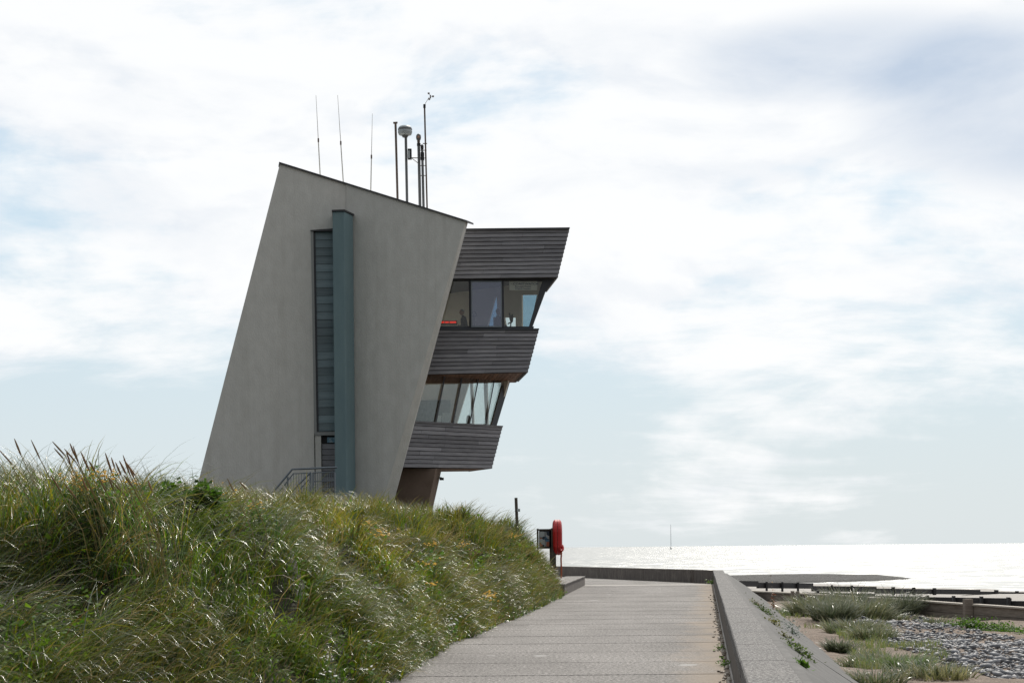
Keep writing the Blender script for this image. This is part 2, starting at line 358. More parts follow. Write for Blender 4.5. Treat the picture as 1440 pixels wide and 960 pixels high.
def b_shingle(k):
    c = k['ramp'](k['noise'](1.5, 6, 0.8), (0.35, (0.018, 0.017, 0.016)), (0.65, (0.07, 0.066, 0.062)))  # colours darkened to paint in the self-shadow of backlit pebbles
    k['l'].new(c, k['b'].inputs['Base Color']); k['b'].inputs['Roughness'].default_value = 0.85
    k['bump'](k['noise'](2.5, 5, 0.8), 1.0, 0.3)
M['shingle'] = position_ground('self_shadowed_shingle', b_shingle)
M['cobble'] = mat('grey_cobble', (0.085, 0.09, 0.105), 0.6, (0.20, 0.20, 0.21), 7, 4, 0.1, 30, 0.45, per_object=0.5)
M['cobble_s'] = foliage_mat('small_cobbles', 0.6, 0.0, 0.45)

# ------------------------------------------------------------------ mesh helpers
ORG = {}
def tag(o, label=None, cat=None, group=None, kind=None):
    if label: o['label'] = label
    if cat: o['category'] = cat
    if group: o['group'] = group
    if kind: o['kind'] = kind
    return o
def thing(name, loc, label, cat, group=None):
    o = bpy.data.objects.new(name, None); C.objects.link(o); o.location = loc; o.empty_display_size = 0.2
    ORG[o.name] = Vector(loc); return tag(o, label, cat, group)
class MB:
    def __init__(s): s.v = []; s.f = []
    def poly(s, pts):
        i = len(s.v); s.v += [Vector(p) for p in pts]; s.f.append(list(range(i, i + len(pts)))); return s
    def prism(s, a, b):                  # closed prism between two loops of equal length
        n = len(a); i = len(s.v); s.v += [Vector(p) for p in a] + [Vector(p) for p in b]
        s.f.append(list(range(i, i + n))); s.f.append(list(range(i + 2 * n - 1, i + n - 1, -1)))
        for k in range(n):
            j = (k + 1) % n; s.f.append([i + k, i + n + k, i + n + j, i + j])
        return s
    def box(s, c, d, ax=None):           # centre, full sizes, optional plan direction
        c = Vector(c); ax = Vector(ax).normalized() if ax is not None else Vector((1, 0, 0))
        ay = Vector((0, 0, 1)).cross(ax) if abs(ax.z) < 0.99 else Vector((0, 1, 0)); az = ax.cross(ay)
        hx, hy, hz = ax * d[0] / 2, ay * d[1] / 2, az * d[2] / 2
        s.prism([c - hx - hy - hz, c + hx - hy - hz, c + hx + hy - hz, c - hx + hy - hz],
                [c - hx - hy + hz, c + hx - hy + hz, c + hx + hy + hz, c - hx + hy + hz]); return s
    def tube(s, pts, rad, n=8):
        pts = [Vector(p) for p in pts]; rad = rad if isinstance(rad, (list, tuple)) else [rad] * len(pts)
        rings = []
        for k, p in enumerate(pts):
            t = (pts[min(k + 1, len(pts) - 1)] - pts[max(k - 1, 0)]).normalized()
            a = t.cross(Vector((0, 1, 0))) if abs(t.y) < 0.9 else t.cross(Vector((1, 0, 0)))
            a.normalize(); b = t.cross(a); i = len(s.v)
            s.v += [p + (a * math.cos(q) + b * math.sin(q)) * rad[k] for q in [2 * math.pi * j / n for j in range(n)]]
            rings.append(i)
        for r0, r1 in zip(rings, rings[1:]):
            for j in range(n): s.f.append([r0 + j, r0 + (j + 1) % n, r1 + (j + 1) % n, r1 + j])
        s.f.append([rings[0] + j for j in range(n)][::-1]); s.f.append([rings[-1] + j for j in range(n)]); return s
    def lathe(s, c, prof, n=20):         # prof: (radius, z)
        c = Vector(c); i = len(s.v)
        for r, z in prof:
            s.v += [c + Vector((r * math.cos(2 * math.pi * j / n), r * math.sin(2 * math.pi * j / n), z)) for j in range(n)]
        for k in range(len(prof) - 1):
            for j in range(n): s.f.append([i + k * n + j, i + k * n + (j + 1) % n, i + (k + 1) * n + (j + 1) % n, i + (k + 1) * n + j])
        s.f.append([i + j for j in range(n)][::-1]); s.f.append([i + (len(prof) - 1) * n + j for j in range(n)]); return s
    def holed(s, outer, holes, back):    # flat panel with openings, thickened by vector back
        loops = [outer] + holes; flat = [Vector(p) for lp in loops for p in lp]
        tri = tessellate_polygon([[Vector(p) for p in lp] for lp in loops]); i = len(s.v); n = len(flat)
        s.v += flat + [p + back for p in flat]
        for t in tri: s.f.append([i + q for q in t]); s.f.append([i + n + q for q in reversed(t)])
        o = i
        for lp in loops:
            m = len(lp)
            for k in range(m): s.f.append([o + k, o + (k + 1) % m, o + n + (k + 1) % m, o + n + k])
            o += m
        return s
    def build(s, name, m, parent=None, smooth=False, bevel=0.0, kind=None):
        org = ORG[parent.name] if parent is not None else Vector((0, 0, 0))
        me = bpy.data.meshes.new(name); me.from_pydata([tuple(p - org) for p in s.v], [], s.f)
        bm = bmesh.new(); bm.from_mesh(me); bmesh.ops.recalc_face_normals(bm, faces=bm.faces)
        if bevel: bmesh.ops.bevel(bm, geom=list(bm.edges), offset=bevel, segments=1, affect='EDGES')
        bm.to_mesh(me); bm.free()
        if smooth: me.polygons.foreach_set('use_smooth', [True] * len(me.polygons))
        me.materials.append(m); o = bpy.data.objects.new(name, me); C.objects.link(o)
        if parent is not None: o.parent = parent
        ORG[o.name] = org
        if kind: o['kind'] = kind
        return o
def np_mesh(name, co, loops, starts, totals, m, col=None, smooth=False):
    me = bpy.data.meshes.new(name); me.vertices.add(len(co)); me.vertices.foreach_set('co', np.asarray(co, np.float32).ravel())
    me.loops.add(len(loops)); me.loops.foreach_set('vertex_index', np.asarray(loops, np.int32))
    me.polygons.add(len(starts)); me.polygons.foreach_set('loop_start', np.asarray(starts, np.int32)); me.polygons.foreach_set('loop_total', np.asarray(totals, np.int32))
    if smooth: me.polygons.foreach_set('use_smooth', np.ones(len(starts), bool))
    if col is not None:
        a = me.color_attributes.new('Col', 'FLOAT_COLOR', 'POINT'); c4 = np.ones((len(co), 4), np.float32); c4[:, :3] = col; a.data.foreach_set('color', c4.ravel())
    me.update(calc_edges=True); me.validate(); me.materials.append(m)
    o = bpy.data.objects.new(name, me); C.objects.link(o); ORG[o.name] = Vector((0, 0, 0)); return o
def vnoise(x, y, seed=0):
    def h(i, j): 
        k = (i.astype(np.int64) * 374761393 + j.astype(np.int64) * 668265263 + seed * 974634777) & 0x7fffffff
        k = ((k ^ (k >> 13)) * 1274126177) & 0x7fffffff
        return ((k ^ (k >> 16)) & 0xffff) / 65535.0
    x = np.asarray(x, float); y = np.asarray(y, float); i = np.floor(x); j = np.floor(y); fx = x - i; fy = y - j
    fx = fx * fx * (3 - 2 * fx); fy = fy * fy * (3 - 2 * fy)
    return (h(i, j) * (1 - fx) + h(i + 1, j) * fx) * (1 - fy) + (h(i, j + 1) * (1 - fx) + h(i + 1, j + 1) * fx) * fy
def fbm(x, y, seed=0, o=4):
    t = 0; a = 0.5; s = 0
    for k in range(o): t = t + a * vnoise(x * 2 ** k, y * 2 ** k, seed + k); s += a; a *= 0.5
    return t / s
def grid_sheet(name, xs, ys, zf, m, kind='structure', smooth=True):
    XX, YY = np.meshgrid(xs, ys); ZZ = zf(XX, YY); nx, ny = len(xs), len(ys)
    co = np.stack([XX.ravel(), YY.ravel(), ZZ.ravel()], 1)
    a = (np.arange(ny - 1)[:, None] * nx + np.arange(nx - 1)[None]).ravel()
    q = np.stack([a, a + 1, a + nx + 1, a + nx], 1)
    o = np_mesh(name, co, q.ravel(), np.arange(len(q)) * 4, np.full(len(q), 4), m, smooth=smooth); o['kind'] = kind; return o

# ------------------------------------------------------------------ the lie of the land
TOE_Y = [-40, 0, 8, 13, 18.5, 26, 40, 52.5, 58, 66, 75, 90, 140]
TOE_X = [-8, -4.6, -3.5, -2.6, -1.5, -1.1, 0.35, 1.48, 1.35, 0.2, -3.0, -10, -40]
def toe(y): return np.interp(y, TOE_Y, TOE_X)
def dune_z(x, y):
    s0 = toe(y) - x; s = s0 + (fbm(x * 0.5, y * 0.5, 3) - 0.5) * 0.9 * np.clip(s0 / 1.2, 0, 1)
    Rr = np.interp(y, [-40, 12, 20, 30, 45, 56, 66, 90], [1.85, 1.88, 1.96, 2.06, 2.33, 2.45, 2.4, 2.2])
    z = np.where(s > 0, Rr * (1 - np.exp(-np.maximum(s, 0) / 1.5)), s * 0.6)
    lump = (fbm(x * 0.8 + 9, y * 0.65, 21) - 0.5) * 1.9 * np.clip(s / 1.3, 0, 1) * np.clip(1.35 - s / 4.0, .22, 1)
    hol = np.clip((0.43 - fbm(x * .9, y * .7, 91)) / 0.12, 0, 1)          # dark hollows between the tussocks
    return np.maximum(z + lump - .62 * hol * hol * (3 - 2 * hol) * np.clip((s - .3) / 1.2, 0, 1), -0.35)
SEA_Z = -3.3
def beach_z(x, y):
    d = x - (WALL_A + WALL_S * (y - 18.6)) - 0.4
    z = -0.62 - 0.10 * np.clip(d - 1.2, 0, 6) * 0.45
    z = z + (fbm(x * 0.35, y * 0.35, 5) - 0.5) * 0.5 + (fbm(x * 1.6, y * 1.6, 15) - 0.5) * 0.10
    # falls away beyond the near groyne and towards the sea
    g = (y - 66.0) + (x - 9.4) * 2.96            # signed distance along the near groyne's normal
    g = g / 3.12
    z = z - 0.75 * np.clip((g - 0.3) / 6, 0, 1) - 1.7 * np.clip((g - 4) / 70, 0, 1.0) - 0.9 * np.clip((g - 70) / 70, 0, 3)
    z = z - 2.9 * np.clip((y - 67.5) / 5, 0, 1) * np.clip((11.5 - x) / 2.5, 0, 1)
    return z

sea_edge = 45000
o = MB().poly([(-sea_edge, -sea_edge, SEA_Z), (sea_edge, -sea_edge, SEA_Z), (sea_edge, sea_edge, SEA_Z), (-sea_edge, sea_edge, SEA_Z)]).build('sea', M['sea'], kind='structure')
dune = grid_sheet('dune', np.concatenate([np.linspace(-70, -13, 40), np.linspace(-12.5, 3.2, 100)]), np.concatenate([np.linspace(-30, 6, 30), np.linspace(6.4, 75, 260), np.linspace(76, 120, 40)]), dune_z, M['dune'])
def under_wall(x, y): return np.where((x < WALL_A + WALL_S * (y - 18.6) + 0.2) & (y < 69), -1.2, beach_z(x, y))
beach = grid_sheet('beach', np.concatenate([np.linspace(-6, 24, 190), np.linspace(24.5, 110, 60)]), np.concatenate([np.linspace(-25, 14, 30), np.linspace(14.4, 80, 230), np.linspace(81, 330, 120)]), under_wall, M['sand'])
# shingle spit out in the shallows
def spit():
    c = [G(1005, 809.5, SEA_Z + .1), G(1150, 807.5, SEA_Z + .1), G(1240, 808.5, SEA_Z + .1), G(1292, 812.5, SEA_Z + .1), G(1240, 815.5, SEA_Z + .1), G(1150, 818, SEA_Z + .1), G(1005, 819, SEA_Z + .1)]
    mb = MB(); cen = sum(c, Vector()) / len(c)
    i = 0; mb.v = []
    rings = [(1.0, -0.15), (0.9, 0.22), (0.6, 0.42), (0.25, 0.5)]
    for f, z in rings:
        for q in range(len(c)):
            for t in (0, .25, .5, .75):
                p = c[q].lerp(c[(q + 1) % len(c)], t); p = cen + (p - cen) * (f * (1 + random.uniform(-.03, .03))); p.z = SEA_Z + z + random.uniform(-.05, .05); mb.v.append(p)
    n = len(c) * 4
    for r in range(3):
        for k in range(n): mb.f.append([r * n + k, r * n + (k + 1) % n, (r + 1) * n + (k + 1) % n, (r + 1) * n + k])
    mb.f.append([3 * n + k for k in range(n)])
    return mb.build('shingle_bar', M['shingle'], kind='structure')
spit()

# ------------------------------------------------------------------ promenade: bays of concrete
def pth(y): return float(toe(np.array(y)))
mb = MB(); ys = np.concatenate([np.linspace(-25, 68, 60)])
for a, b in zip(ys, ys[1:]):
    mb.poly([(pth(a) - 1.0, a, -0.005), (wall_x(a) + .1, a, -0.005), (wall_x(b) + .1, b, -0.005), (pth(b) - 1.0, b, -0.005)])
path = mb.build('path', mat('joint_sand', (0.40, 0.37, 0.34), 0.9, (0.52, 0.49, 0.45), 20), kind='structure')
y = -24.0
while y < 66:
    step = 2.2; g_ = random.uniform(.014, .032); a, b = y + g_, min(y + step, 67.4) - g_; dz = random.uniform(-.001, .003)
    dn = Vector((0, 0, -0.1))
    top = [Vector((pth(a) - .9, a, dz)), Vector((wall_x(a) - .004, a, dz)), Vector((wall_x(b) - .004, b, dz)), Vector((pth(b) - .9, b, dz))]
    MB().prism(top, [p + dn for p in top]).build('slab', M['path'], path, bevel=0.008); y += step
# apron that swings left behind the dune to the end wall
ap = [Vector(p) for p in ((wall_x(67.42) - .004, 67.42, -.004), (pth(67.42) - .9, 67.42, -.004), (-12, 90, -.004), (-4, 103, -.004), (2.86, 85.7, -.004), (7.8, 68.3, -.004))]
MB().prism(ap, [p + Vector((0, 0, -.1)) for p in ap]).build('slab', M['path'], path)

# ------------------------------------------------------------------ sea wall and end wall
HW = 0.53
sw = thing('sea_wall', (wall_x(30), 30, 0), 'long low concrete sea wall with pale coping along the right of the path', 'wall')
a, b = -24.0, 68.0
def wl(y, off, z): return Vector((wall_x(y) + off, y, z))
MB().prism([wl(a, 0, -.6), wl(a, .39, -.6), wl(a, .39, HW - .16), wl(a, .03, HW - .16)], [wl(b, 0, -.6), wl(b, .39, -.6), wl(b, .39, HW - .16), wl(b, .03, HW - .16)]).build('wall_body', M['wall_c'], sw)
y = a
while y < b - .1:
    e = min(y + 2.4, b); j = random.uniform(-.003, .003)
    A = [wl(y + .004, .004 + j, HW - .158), wl(y + .004, .405, HW - .158), wl(y + .004, .405, HW), wl(y + .004, .004 + j, HW)]
    B = [wl(e - .004, .004 + j, HW - .158), wl(e - .004, .405, HW - .158), wl(e - .004, .405, HW), wl(e - .004, .004 + j, HW)]
    MB().prism(A, B).build('coping_slab', M['coping_c'], sw, bevel=0.012); y = e
# sloping apron on the sea side, cast in panels
rev = thing('revetment', (wall_x(30) + 1, 30, -.5), 'sloping grey concrete apron falling from the sea wall to the sand', 'sea defence')
y = a
while y < b + 1:
    e = y + 4.8; q = random.uniform(-.01, .01)
    A = [wl(y + .006, .41, .34), wl(y + .006, .62, .33), wl(y + .006, 2.6, -1.0 + q), wl(y + .006, .41, -1.3)]
    B = [wl(e - .006, .41, .34), wl(e - .006, .62, .33), wl(e - .006, 2.6, -1.0 + q), wl(e - .006, .41, -1.3)]
    MB().prism(A, B).build('concrete_panel', M['revet'], rev); y = e
ew = thing('end_wall', (5, 76, 0), 'low dark concrete wall closing the far end of the path', 'wall')
e0, e1, e2 = Vector((8.0, 67.9, 0)), Vector((2.86, 85.7, 0)), Vector((-3.2, 104, 0))
def seg(p, q, nm='wall_section'):
    d = (q - p).normalized(); nn = Vector((-d.y, d.x, 0)) * -0.36
    lo = [p, q, q + nn, p + nn]
    MB().prism([v + Vector((0, 0, -.5)) for v in lo], [v + Vector((0, 0, HW)) for v in lo]).build(nm, M['wall_c'], ew, bevel=0.01)
d01 = (e1 - e0)
def te(px): # position along the end wall under a pixel column
    pl = Plane(e0, e1); h = pl.hit(px, 810); return (Vector((h.x, h.y, 0)) - e0).length
Ltot = d01.length; du = d01.normalized()
g0, g1 = te(976.0), te(971.0)
cuts = [(0.0, g0), (g1, te(905)), (te(905) + .02, te(842)), (te(842) + .02, Ltot)]
for s0, s1 in cuts: seg(e0 + du * s0, e0 + du * s1)
seg(e1, e2)
kb = thing('low_retaining_kerb', (2.2, 60, 0), 'short concrete kerb wall with top coloured as sunlit at the foot of the grassy bank', 'kerb')
k0, k1 = Vector((1.62, 53.0, 0)), Vector((2.85, 67.0, 0)); kd = (k1 - k0).normalized(); kn = Vector((-kd.y, kd.x, 0)) * 0.75
MB().prism([p + Vector((0, 0, -.2)) for p in (k0, k1, k1 + kn, k0 + kn)], [p + Vector((0, 0, .29)) for p in (k0, k1, k1 + kn, k0 + kn)]).build('kerb_body', M['wall_c'], kb)
MB().prism([p + Vector((0, 0, .292)) for p in (k0, k1, k1 + kn, k0 + kn)], [p + Vector((0, 0, .36)) for p in (k0 - kn * .03, k1 - kn * .03, k1 + kn, k0 + kn)]).build('kerb_top', M['path'], kb, bevel=.01)  # paler material than the body, painting in sunlight on the top

# ------------------------------------------------------------------ the tower
TW = thing('observation_tower', (-6, 66, 2.2), 'tall leaning grey coastal observation tower with dark timber lookout levels on the dune', 'tower')
pa, pf, pr = P(278, 600, 65.0), P(488, 600, 66.0), P(600, 600, 64.7)
PL, PR_ = Plane(pa, pf), Plane(pf, pr)
BOT = 742
lw = [(394, 229), (488, 258.2), (488, 322), (438, 325), (443.5, BOT), (262.2, BOT)]
front = [PL.hit(*q) for q in lw]; back = [PL.hit(*q, 0.42) + Vector((0, 0, 0)) for q in lw]
fwall = MB().prism(front, back).build('front_wall', M['render'], TW)
rf = [(486.4, 257.7), (655, 310), (527.5, BOT), (490, BOT)]; rb = [(486.4, 257.7), (658.5, 311.2), (544, BOT), (491, BOT)]
MB().prism([PR_.hit(*q) for q in rf], [PR_.hit(*q, 0.4) for q in rb]).build('front_wall', M['render'], TW)
# body of the building behind the front wall
bf = [P(396, 236, 66.45), P(650, 315, 66.45), P(531, BOT, 66.45), P(268, BOT, 66.45)]
bb = [p + Vector((0.3 if i in (0, 3) else -1.2, 6.0, 0)) for i, p in enumerate(bf)]
MB().prism(bf, bb).build('body', M['render'], TW)
# metal edge along the sloping wall top
def strip(pl, x0, y0, x1, y1, nm='roof_edge'):
    A = [pl.hit(x0, y0, -.06), pl.hit(x1, y1, -.06), pl.hit(x1, y1 + 2.4, -.06), pl.hit(x0, y0 + 2.4, -.06)]
    B = [p + pl.n * -0.62 for p in A]
    MB().prism(A, B).build(nm, M['coping'], TW)
strip(PL, 392.5, 227.6, 489, 257.5); strip(PR_, 487, 256.9, 656.5, 309.8)
# teal fin
fin_pl = [(469.5, 64.9), (486, 64.85), (498.5, 65.7), (486, 66.6), (470.5, 66.4)]
def ring(y, base, grow=0.0):
    z = P(480, y, 64.9).z; c = Vector((base[0].x + .3, base[0].y + .6, 0)); r = []
    for p in base:
        q = Vector((p.x, p.y, z)); d = Vector((q.x - c.x, q.y - c.y, 0))
        r.append(q + (d.normalized() * grow if grow else Vector()))
    return r
fbase = [P(px, 500, D) for px, D in fin_pl]
fin = MB().prism(ring(BOT, fbase), ring(297.5, fbase)).build('fin', M['teal'], TW, bevel=.03)
MB().prism(ring(297.4, fbase, .05), ring(295.2, fbase, .05)).build('fin_cap', M['coping'], fin)
# tall louvred stair window
lv = MB().prism([PL.hit(*q, .20) for q in ((437, 324), (472, 321.5), (476, BOT), (443, BOT))], [PL.hit(*q, .5) for q in ((437, 324), (472, 321.5), (476, BOT), (443, BOT))]).build('window_recess', M['dark'], TW)
def bar(pl, pts, o0, o1, nm, m, par): return MB().prism([pl.hit(*q, o0) for q in pts], [pl.hit(*q, o1) for q in pts]).build(nm, m, par)
win = bar(PL, [(437, 325.2), (440.6, 325.2), (445.4, 609), (442, 609)], -.02, .2, 'window_frame', M['alu'], TW)
bar(PL, [(440.8, 327), (443.2, 327), (448, 607), (445.6, 607)], .05, .199, 'window_mullion', M['frame'], TW)
bar(PL, [(436.4, 323.5), (470, 321), (470, 325), (436.4, 325.1)], -.05, .2, 'window_head', M['coping'], TW)
bar(PL, [(442.5, 607.2), (475, 606.4), (475, 611.8), (442.5, 611.8)], -.01, .2, 'window_sill', M['alu'], TW)
nb = 25
for i in range(nb):
    y0 = 326.5 + i * (280.0 / nb); y1 = y0 + 280.0 / nb - 0.35
    f0 = (y0 - 325) / 284; f1 = (y1 - 325) / 284; t = random.uniform(.0, .05)
    A = [PL.hit(443.4 + 4.8 * f0, y0, .12), PL.hit(473, y0 - .7, .12), PL.hit(474, y1 - .7, .09 + t * .5), PL.hit(443.4 + 4.8 * f1, y1, .09 + t * .5)]
    MB().prism(A, [p + PL.n * -0.012 for p in A]).build('louvre_blade', M['louvre'], TW)
# entrance below the louvres
bar(PL, [(443, 612.3), (451.5, 612.3), (453, BOT), (445, BOT)], .02, .19, 'door_jamb', M['render'], TW)
door = bar(PL, [(451.8, 612.3), (476, 612), (476, BOT), (453, BOT)], .14, .19, 'door', M['dark'], TW)
yy = 624.0
while yy < 720:
    h = random.uniform(6.6, 8.2); bar(PL, [(453, yy), (475.5, yy - .2), (475.5, yy + h - .9), (453, yy + h - .7)], .105, .139, 'board', M['wood'], door); yy += h
bar(PL, [(460, 614.6), (473.5, 614.4), (473.5, 621.8), (460, 622)], .09, .13, 'fanlight', mat('fanlight_panel', (0.14, 0.27, 0.36), 0.3, (0.45, 0.52, 0.55), 9, contrast=(.5, .62)), door)
# landing and steps behind the grass
MB().box(PL.hit(455, 712, -1.2) + Vector((0, 0, -.6)), (3.0, 2.2, 1.3)).build('landing', M['wall_c'], TW)

# lookout levels ---------------------------------------------------
def clad(par, tl, tr, br, bl, rows, split=True):
    n = (tr - tl).cross(bl - tl).normalized()
    if n.y > 0 and abs(n.y) > abs(n.x): n = -n
    elif abs(n.x) >= abs(n.y) and n.x < 0: n = -n
    for i in range(rows):
        f0, f1 = i / rows, (i + 1) / rows - 0.012
        l0, l1, r0, r1 = tl.lerp(bl, f0), tl.lerp(bl, f1), tr.lerp(br, f0), tr.lerp(br, f1)
        cs = [0.0, random.uniform(.15, .85), 1.0] if split else [0.0, 1.0]
        for a_, b_ in zip(cs, cs[1:]):
            b2 = b_ - (0.0015 if b_ < 1 else 0); e = random.uniform(0, .005)
            A = [l0.lerp(r0, a_) + n * (.008 + e), l0.lerp(r0, b2) + n * (.008 + e), l1.lerp(r1, b2) + n * (.034 + e), l1.lerp(r1, a_) + n * (.034 + e)]
            B = [l0.lerp(r0, a_) - n * .015, l0.lerp(r0, b2) - n * .015, l1.lerp(r1, b2) - n * .015, l1.lerp(r1, a_) - n * .015]
            MB().prism(A, B).build('plank', M['wood'], par)
def band(nm, tl, tr, br, bl, rows, dv, bk):
    """clad box: front quad, a side running back by dv, rear corner on the building body"""
    top = [tl, tr, tr + dv, Vector((bk.x, bk.y, tl.z))]; bot = [bl, br, br + dv, Vector((bk.x, bk.y, bl.z))]
    c = sum(top, Vector()) / 4
    ins = lambda L: [p + (Vector((c.x, c.y, p.z)) - p).normalized() * .03 for p in L]
    core = MB().prism(ins(top), ins(bot)).build(nm, M['dark'], TW)
    clad(core, tl, tr, br, bl, rows); clad(core, tr + Vector((0, .02, 0)), tr + dv, br + dv, br + Vector((0, .02, 0)), rows)
    return core
DV = Vector((-.36, 3.8, 0)); DF = 65.9
up = band('upper_cladding', P(634, 323.6, DF), P(800, 321.6, DF), P(783.3, 390.5, DF), P(617, 392.8, DF), 12, DV, P(600, 350, 70.2))
MB().prism([P(632, 321.5, DF - .1), P(801.5, 319.6, DF - .1), P(800.9, 322.2, DF - .1), P(632, 324.0, DF - .1)],
           [P(632, 321.5, DF - .1) + DV, P(801.5, 319.6, DF - .1) + DV, P(800.9, 322.2, DF - .1) + DV, P(632, 324.0, DF - .1) + DV]).build('roof_edge', M['coping'], TW)
# the middle band is hollow: its inside is the lookout room's floor level
md_tl, md_tr, md_br, md_bl = P(600, 463.0, DF), P(757, 463.0, DF), P(741.2, 523.6, DF), P(583, 527.2, DF)
mid = MB().prism([md_tl + Vector((0, .05, 0)), md_tr + Vector((-.05, .05, 0)), md_br + Vector((-.05, .05, 0)), md_bl + Vector((0, .05, 0))],
                 [md_tl + Vector((0, .12, 0)), md_tr + Vector((-.05, .12, 0)), md_br + Vector((-.05, .12, 0)), md_bl + Vector((0, .12, 0))]).build('middle_cladding', M['dark'], TW)
clad(mid, md_tl, md_tr, md_br, md_bl, 11); clad(mid, md_tr + Vector((0, .02, 0)), md_tr + DV, md_br + DV, md_br + Vector((0, .02, 0)), 11)
s0, s1 = md_tr + DV, md_br + DV
MB().prism([md_tr + Vector((-.06, .05, 0)), s0 + Vector((-.06, 0, 0)), s1 + Vector((-.06, 0, 0)), md_br + Vector((-.06, .05, 0))],
           [md_tr + Vector((-.12, .05, 0)), s0 + Vector((-.12, 0, 0)), s1 + Vector((-.12, 0, 0)), md_br + Vector((-.12, .05, 0))]).build('side_backing', M['dark'], TW)
MB().prism([P(598, 461.4, DF - .07), P(758.3, 461.6, DF - .07), P(757.8, 464, DF - .07), P(598, 464, DF - .07)],
           [P(598, 461.4, DF - .07) + Vector((0, .5, 0)), P(758.3, 461.6, DF - .07) + Vector((-.05, .5, 0)), P(757.8, 464, DF - .07) + Vector((-.05, .5, 0)), P(598, 464, DF - .07) + Vector((0, .5, 0))]).build('sill', M['frame'], TW)
# soffit under the middle band, in boards running back
zs = md_br.z + .01
nS = 26; xa, xb = P(583, 527, DF).x, md_br.x - .02
for i in range(nS):
    x0 = xa + (xb - xa) * i / nS; x1 = xa + (xb - xa) * (i + 1) / nS - .012; dx = -.36 / 3.8 * 4.1
    lo = [Vector((x0, DF + .0, zs)), Vector((x1, DF + .0, zs)), Vector((x1 + dx, DF + 4.1, zs)), Vector((x0 + dx, DF + 4.1, zs))]
    MB().prism(lo, [p + Vector((0, 0, .03)) for p in lo]).build('soffit_board', M['soffit'], TW)
def slab_at(nm, pts, z0, z1, m): MB().prism([Vector((p[0], p[1], z0)) for p in pts], [Vector((p[0], p[1], z1)) for p in pts]).build(nm, m, TW)
# lookout room
fz = P(700, 492, DF).z; cz = P(700, 394, DF).z
XL = P(560, 450, 66).x
slab_at('room_floor', [(XL, DF + .15), (md_br.x - .1, DF + .15), (md_br.x - .45, DF + 3.9), (XL, DF + 4.4)], fz - .1, fz, M['inner'])
slab_at('floor_slab', [(XL, DF + .15), (md_br.x - .1, DF + .15), (md_br.x - .45, DF + 3.9), (XL, DF + 4.4)], zs + .035, zs + .14, M['dark'])
GU = Plane(P(620, 430, 66.08), P(768, 430, 66.3))
RU = Plane(P(768, 430, 66.75), P(600, 430, 70.4))
outer = [RU.hit(*q) for q in ((560, 394), (767.5, 392), (745, 470), (560, 470))]
holes_px = [[(735.6, 415), (757.3, 414.6), (747.8, 459.6), (735.8, 459.6)], [(698.3, 417.5), (700.5, 417.5), (702.5, 459), (687, 459)], [(711, 446.6), (727.2, 446.6), (727.2, 460.5), (713.4, 460.5)]]
rw = MB().holed(outer, [[RU.hit(*q) for q in h] for h in holes_px], RU.n * -0.10).build('rear_wall', M['inner'], TW)
for h, mm in zip(holes_px, ('glass_blue', 'glass_blue', 'glass_clear')):
    A = [RU.hit(*q, .05) for q in h]; MB().prism(A, [p + RU.n * -0.008 for p in A]).build('pane', M[mm], rw)
def quadbar(pl, pts, o0, o1, nm, m, par=None): return MB().prism([pl.hit(*q, o0) for q in pts], [pl.hit(*q, o1) for q in pts]).build(nm, m, par or TW)
uw = quadbar(GU, [(600, 390.5), (770, 389.5), (769, 394.6), (600, 395.4)], 0, .12, 'upper_window_head', M['frame'])
quadbar(GU, [(600, 459.2), (751, 458.8), (750, 463), (600, 463.2)], 0, .12, 'upper_window_sill', M['frame'])
quadbar(GU, [(659.2, 394), (662.4, 394), (663.2, 460), (659.9, 460)], -.02, .12, 'mullion', M['frame'])
quadbar(GU, [(705.2, 394), (708.4, 394), (709.0, 460), (705.6, 460)], -.02, .12, 'mullion', M['frame'])
quadbar(GU, [(763.4, 393), (783.2, 388), (768.2, 407.5), (747.8, 462.5), (742.5, 462.5)], -.04, .35, 'corner_post', M['frame'])
quadbar(GU, [(600, 395), (659, 395), (659.8, 459.2), (600, 459.2)], .05, .058, 'pane', M['glass'])
quadbar(GU, [(708.6, 395), (763.5, 395), (743, 459), (709, 459)], .05, .058, 'pane', M['glass'])
sash = quadbar(GU, [(663.4, 396.4), (704.6, 396.4), (705.2, 458.6), (663.8, 458.6)], -.16, -.152, 'open_sash', M['glass_open'])
for pts in ([(662.2, 395.2), (705.4, 395.2), (705.4, 396.6), (662.2, 396.6)], [(662.6, 458.2), (706, 458.2), (706, 460.2), (662.6, 460.2)], [(662.2, 396.6), (663.8, 396.6), (664.2, 458.2), (662.6, 458.2)], [(704.4, 396.6), (705.6, 396.6), (706.1, 458.2), (704.9, 458.2)]):
    quadbar(GU, pts, -.18, -.13, 'sash_frame', M['galv'], sash)
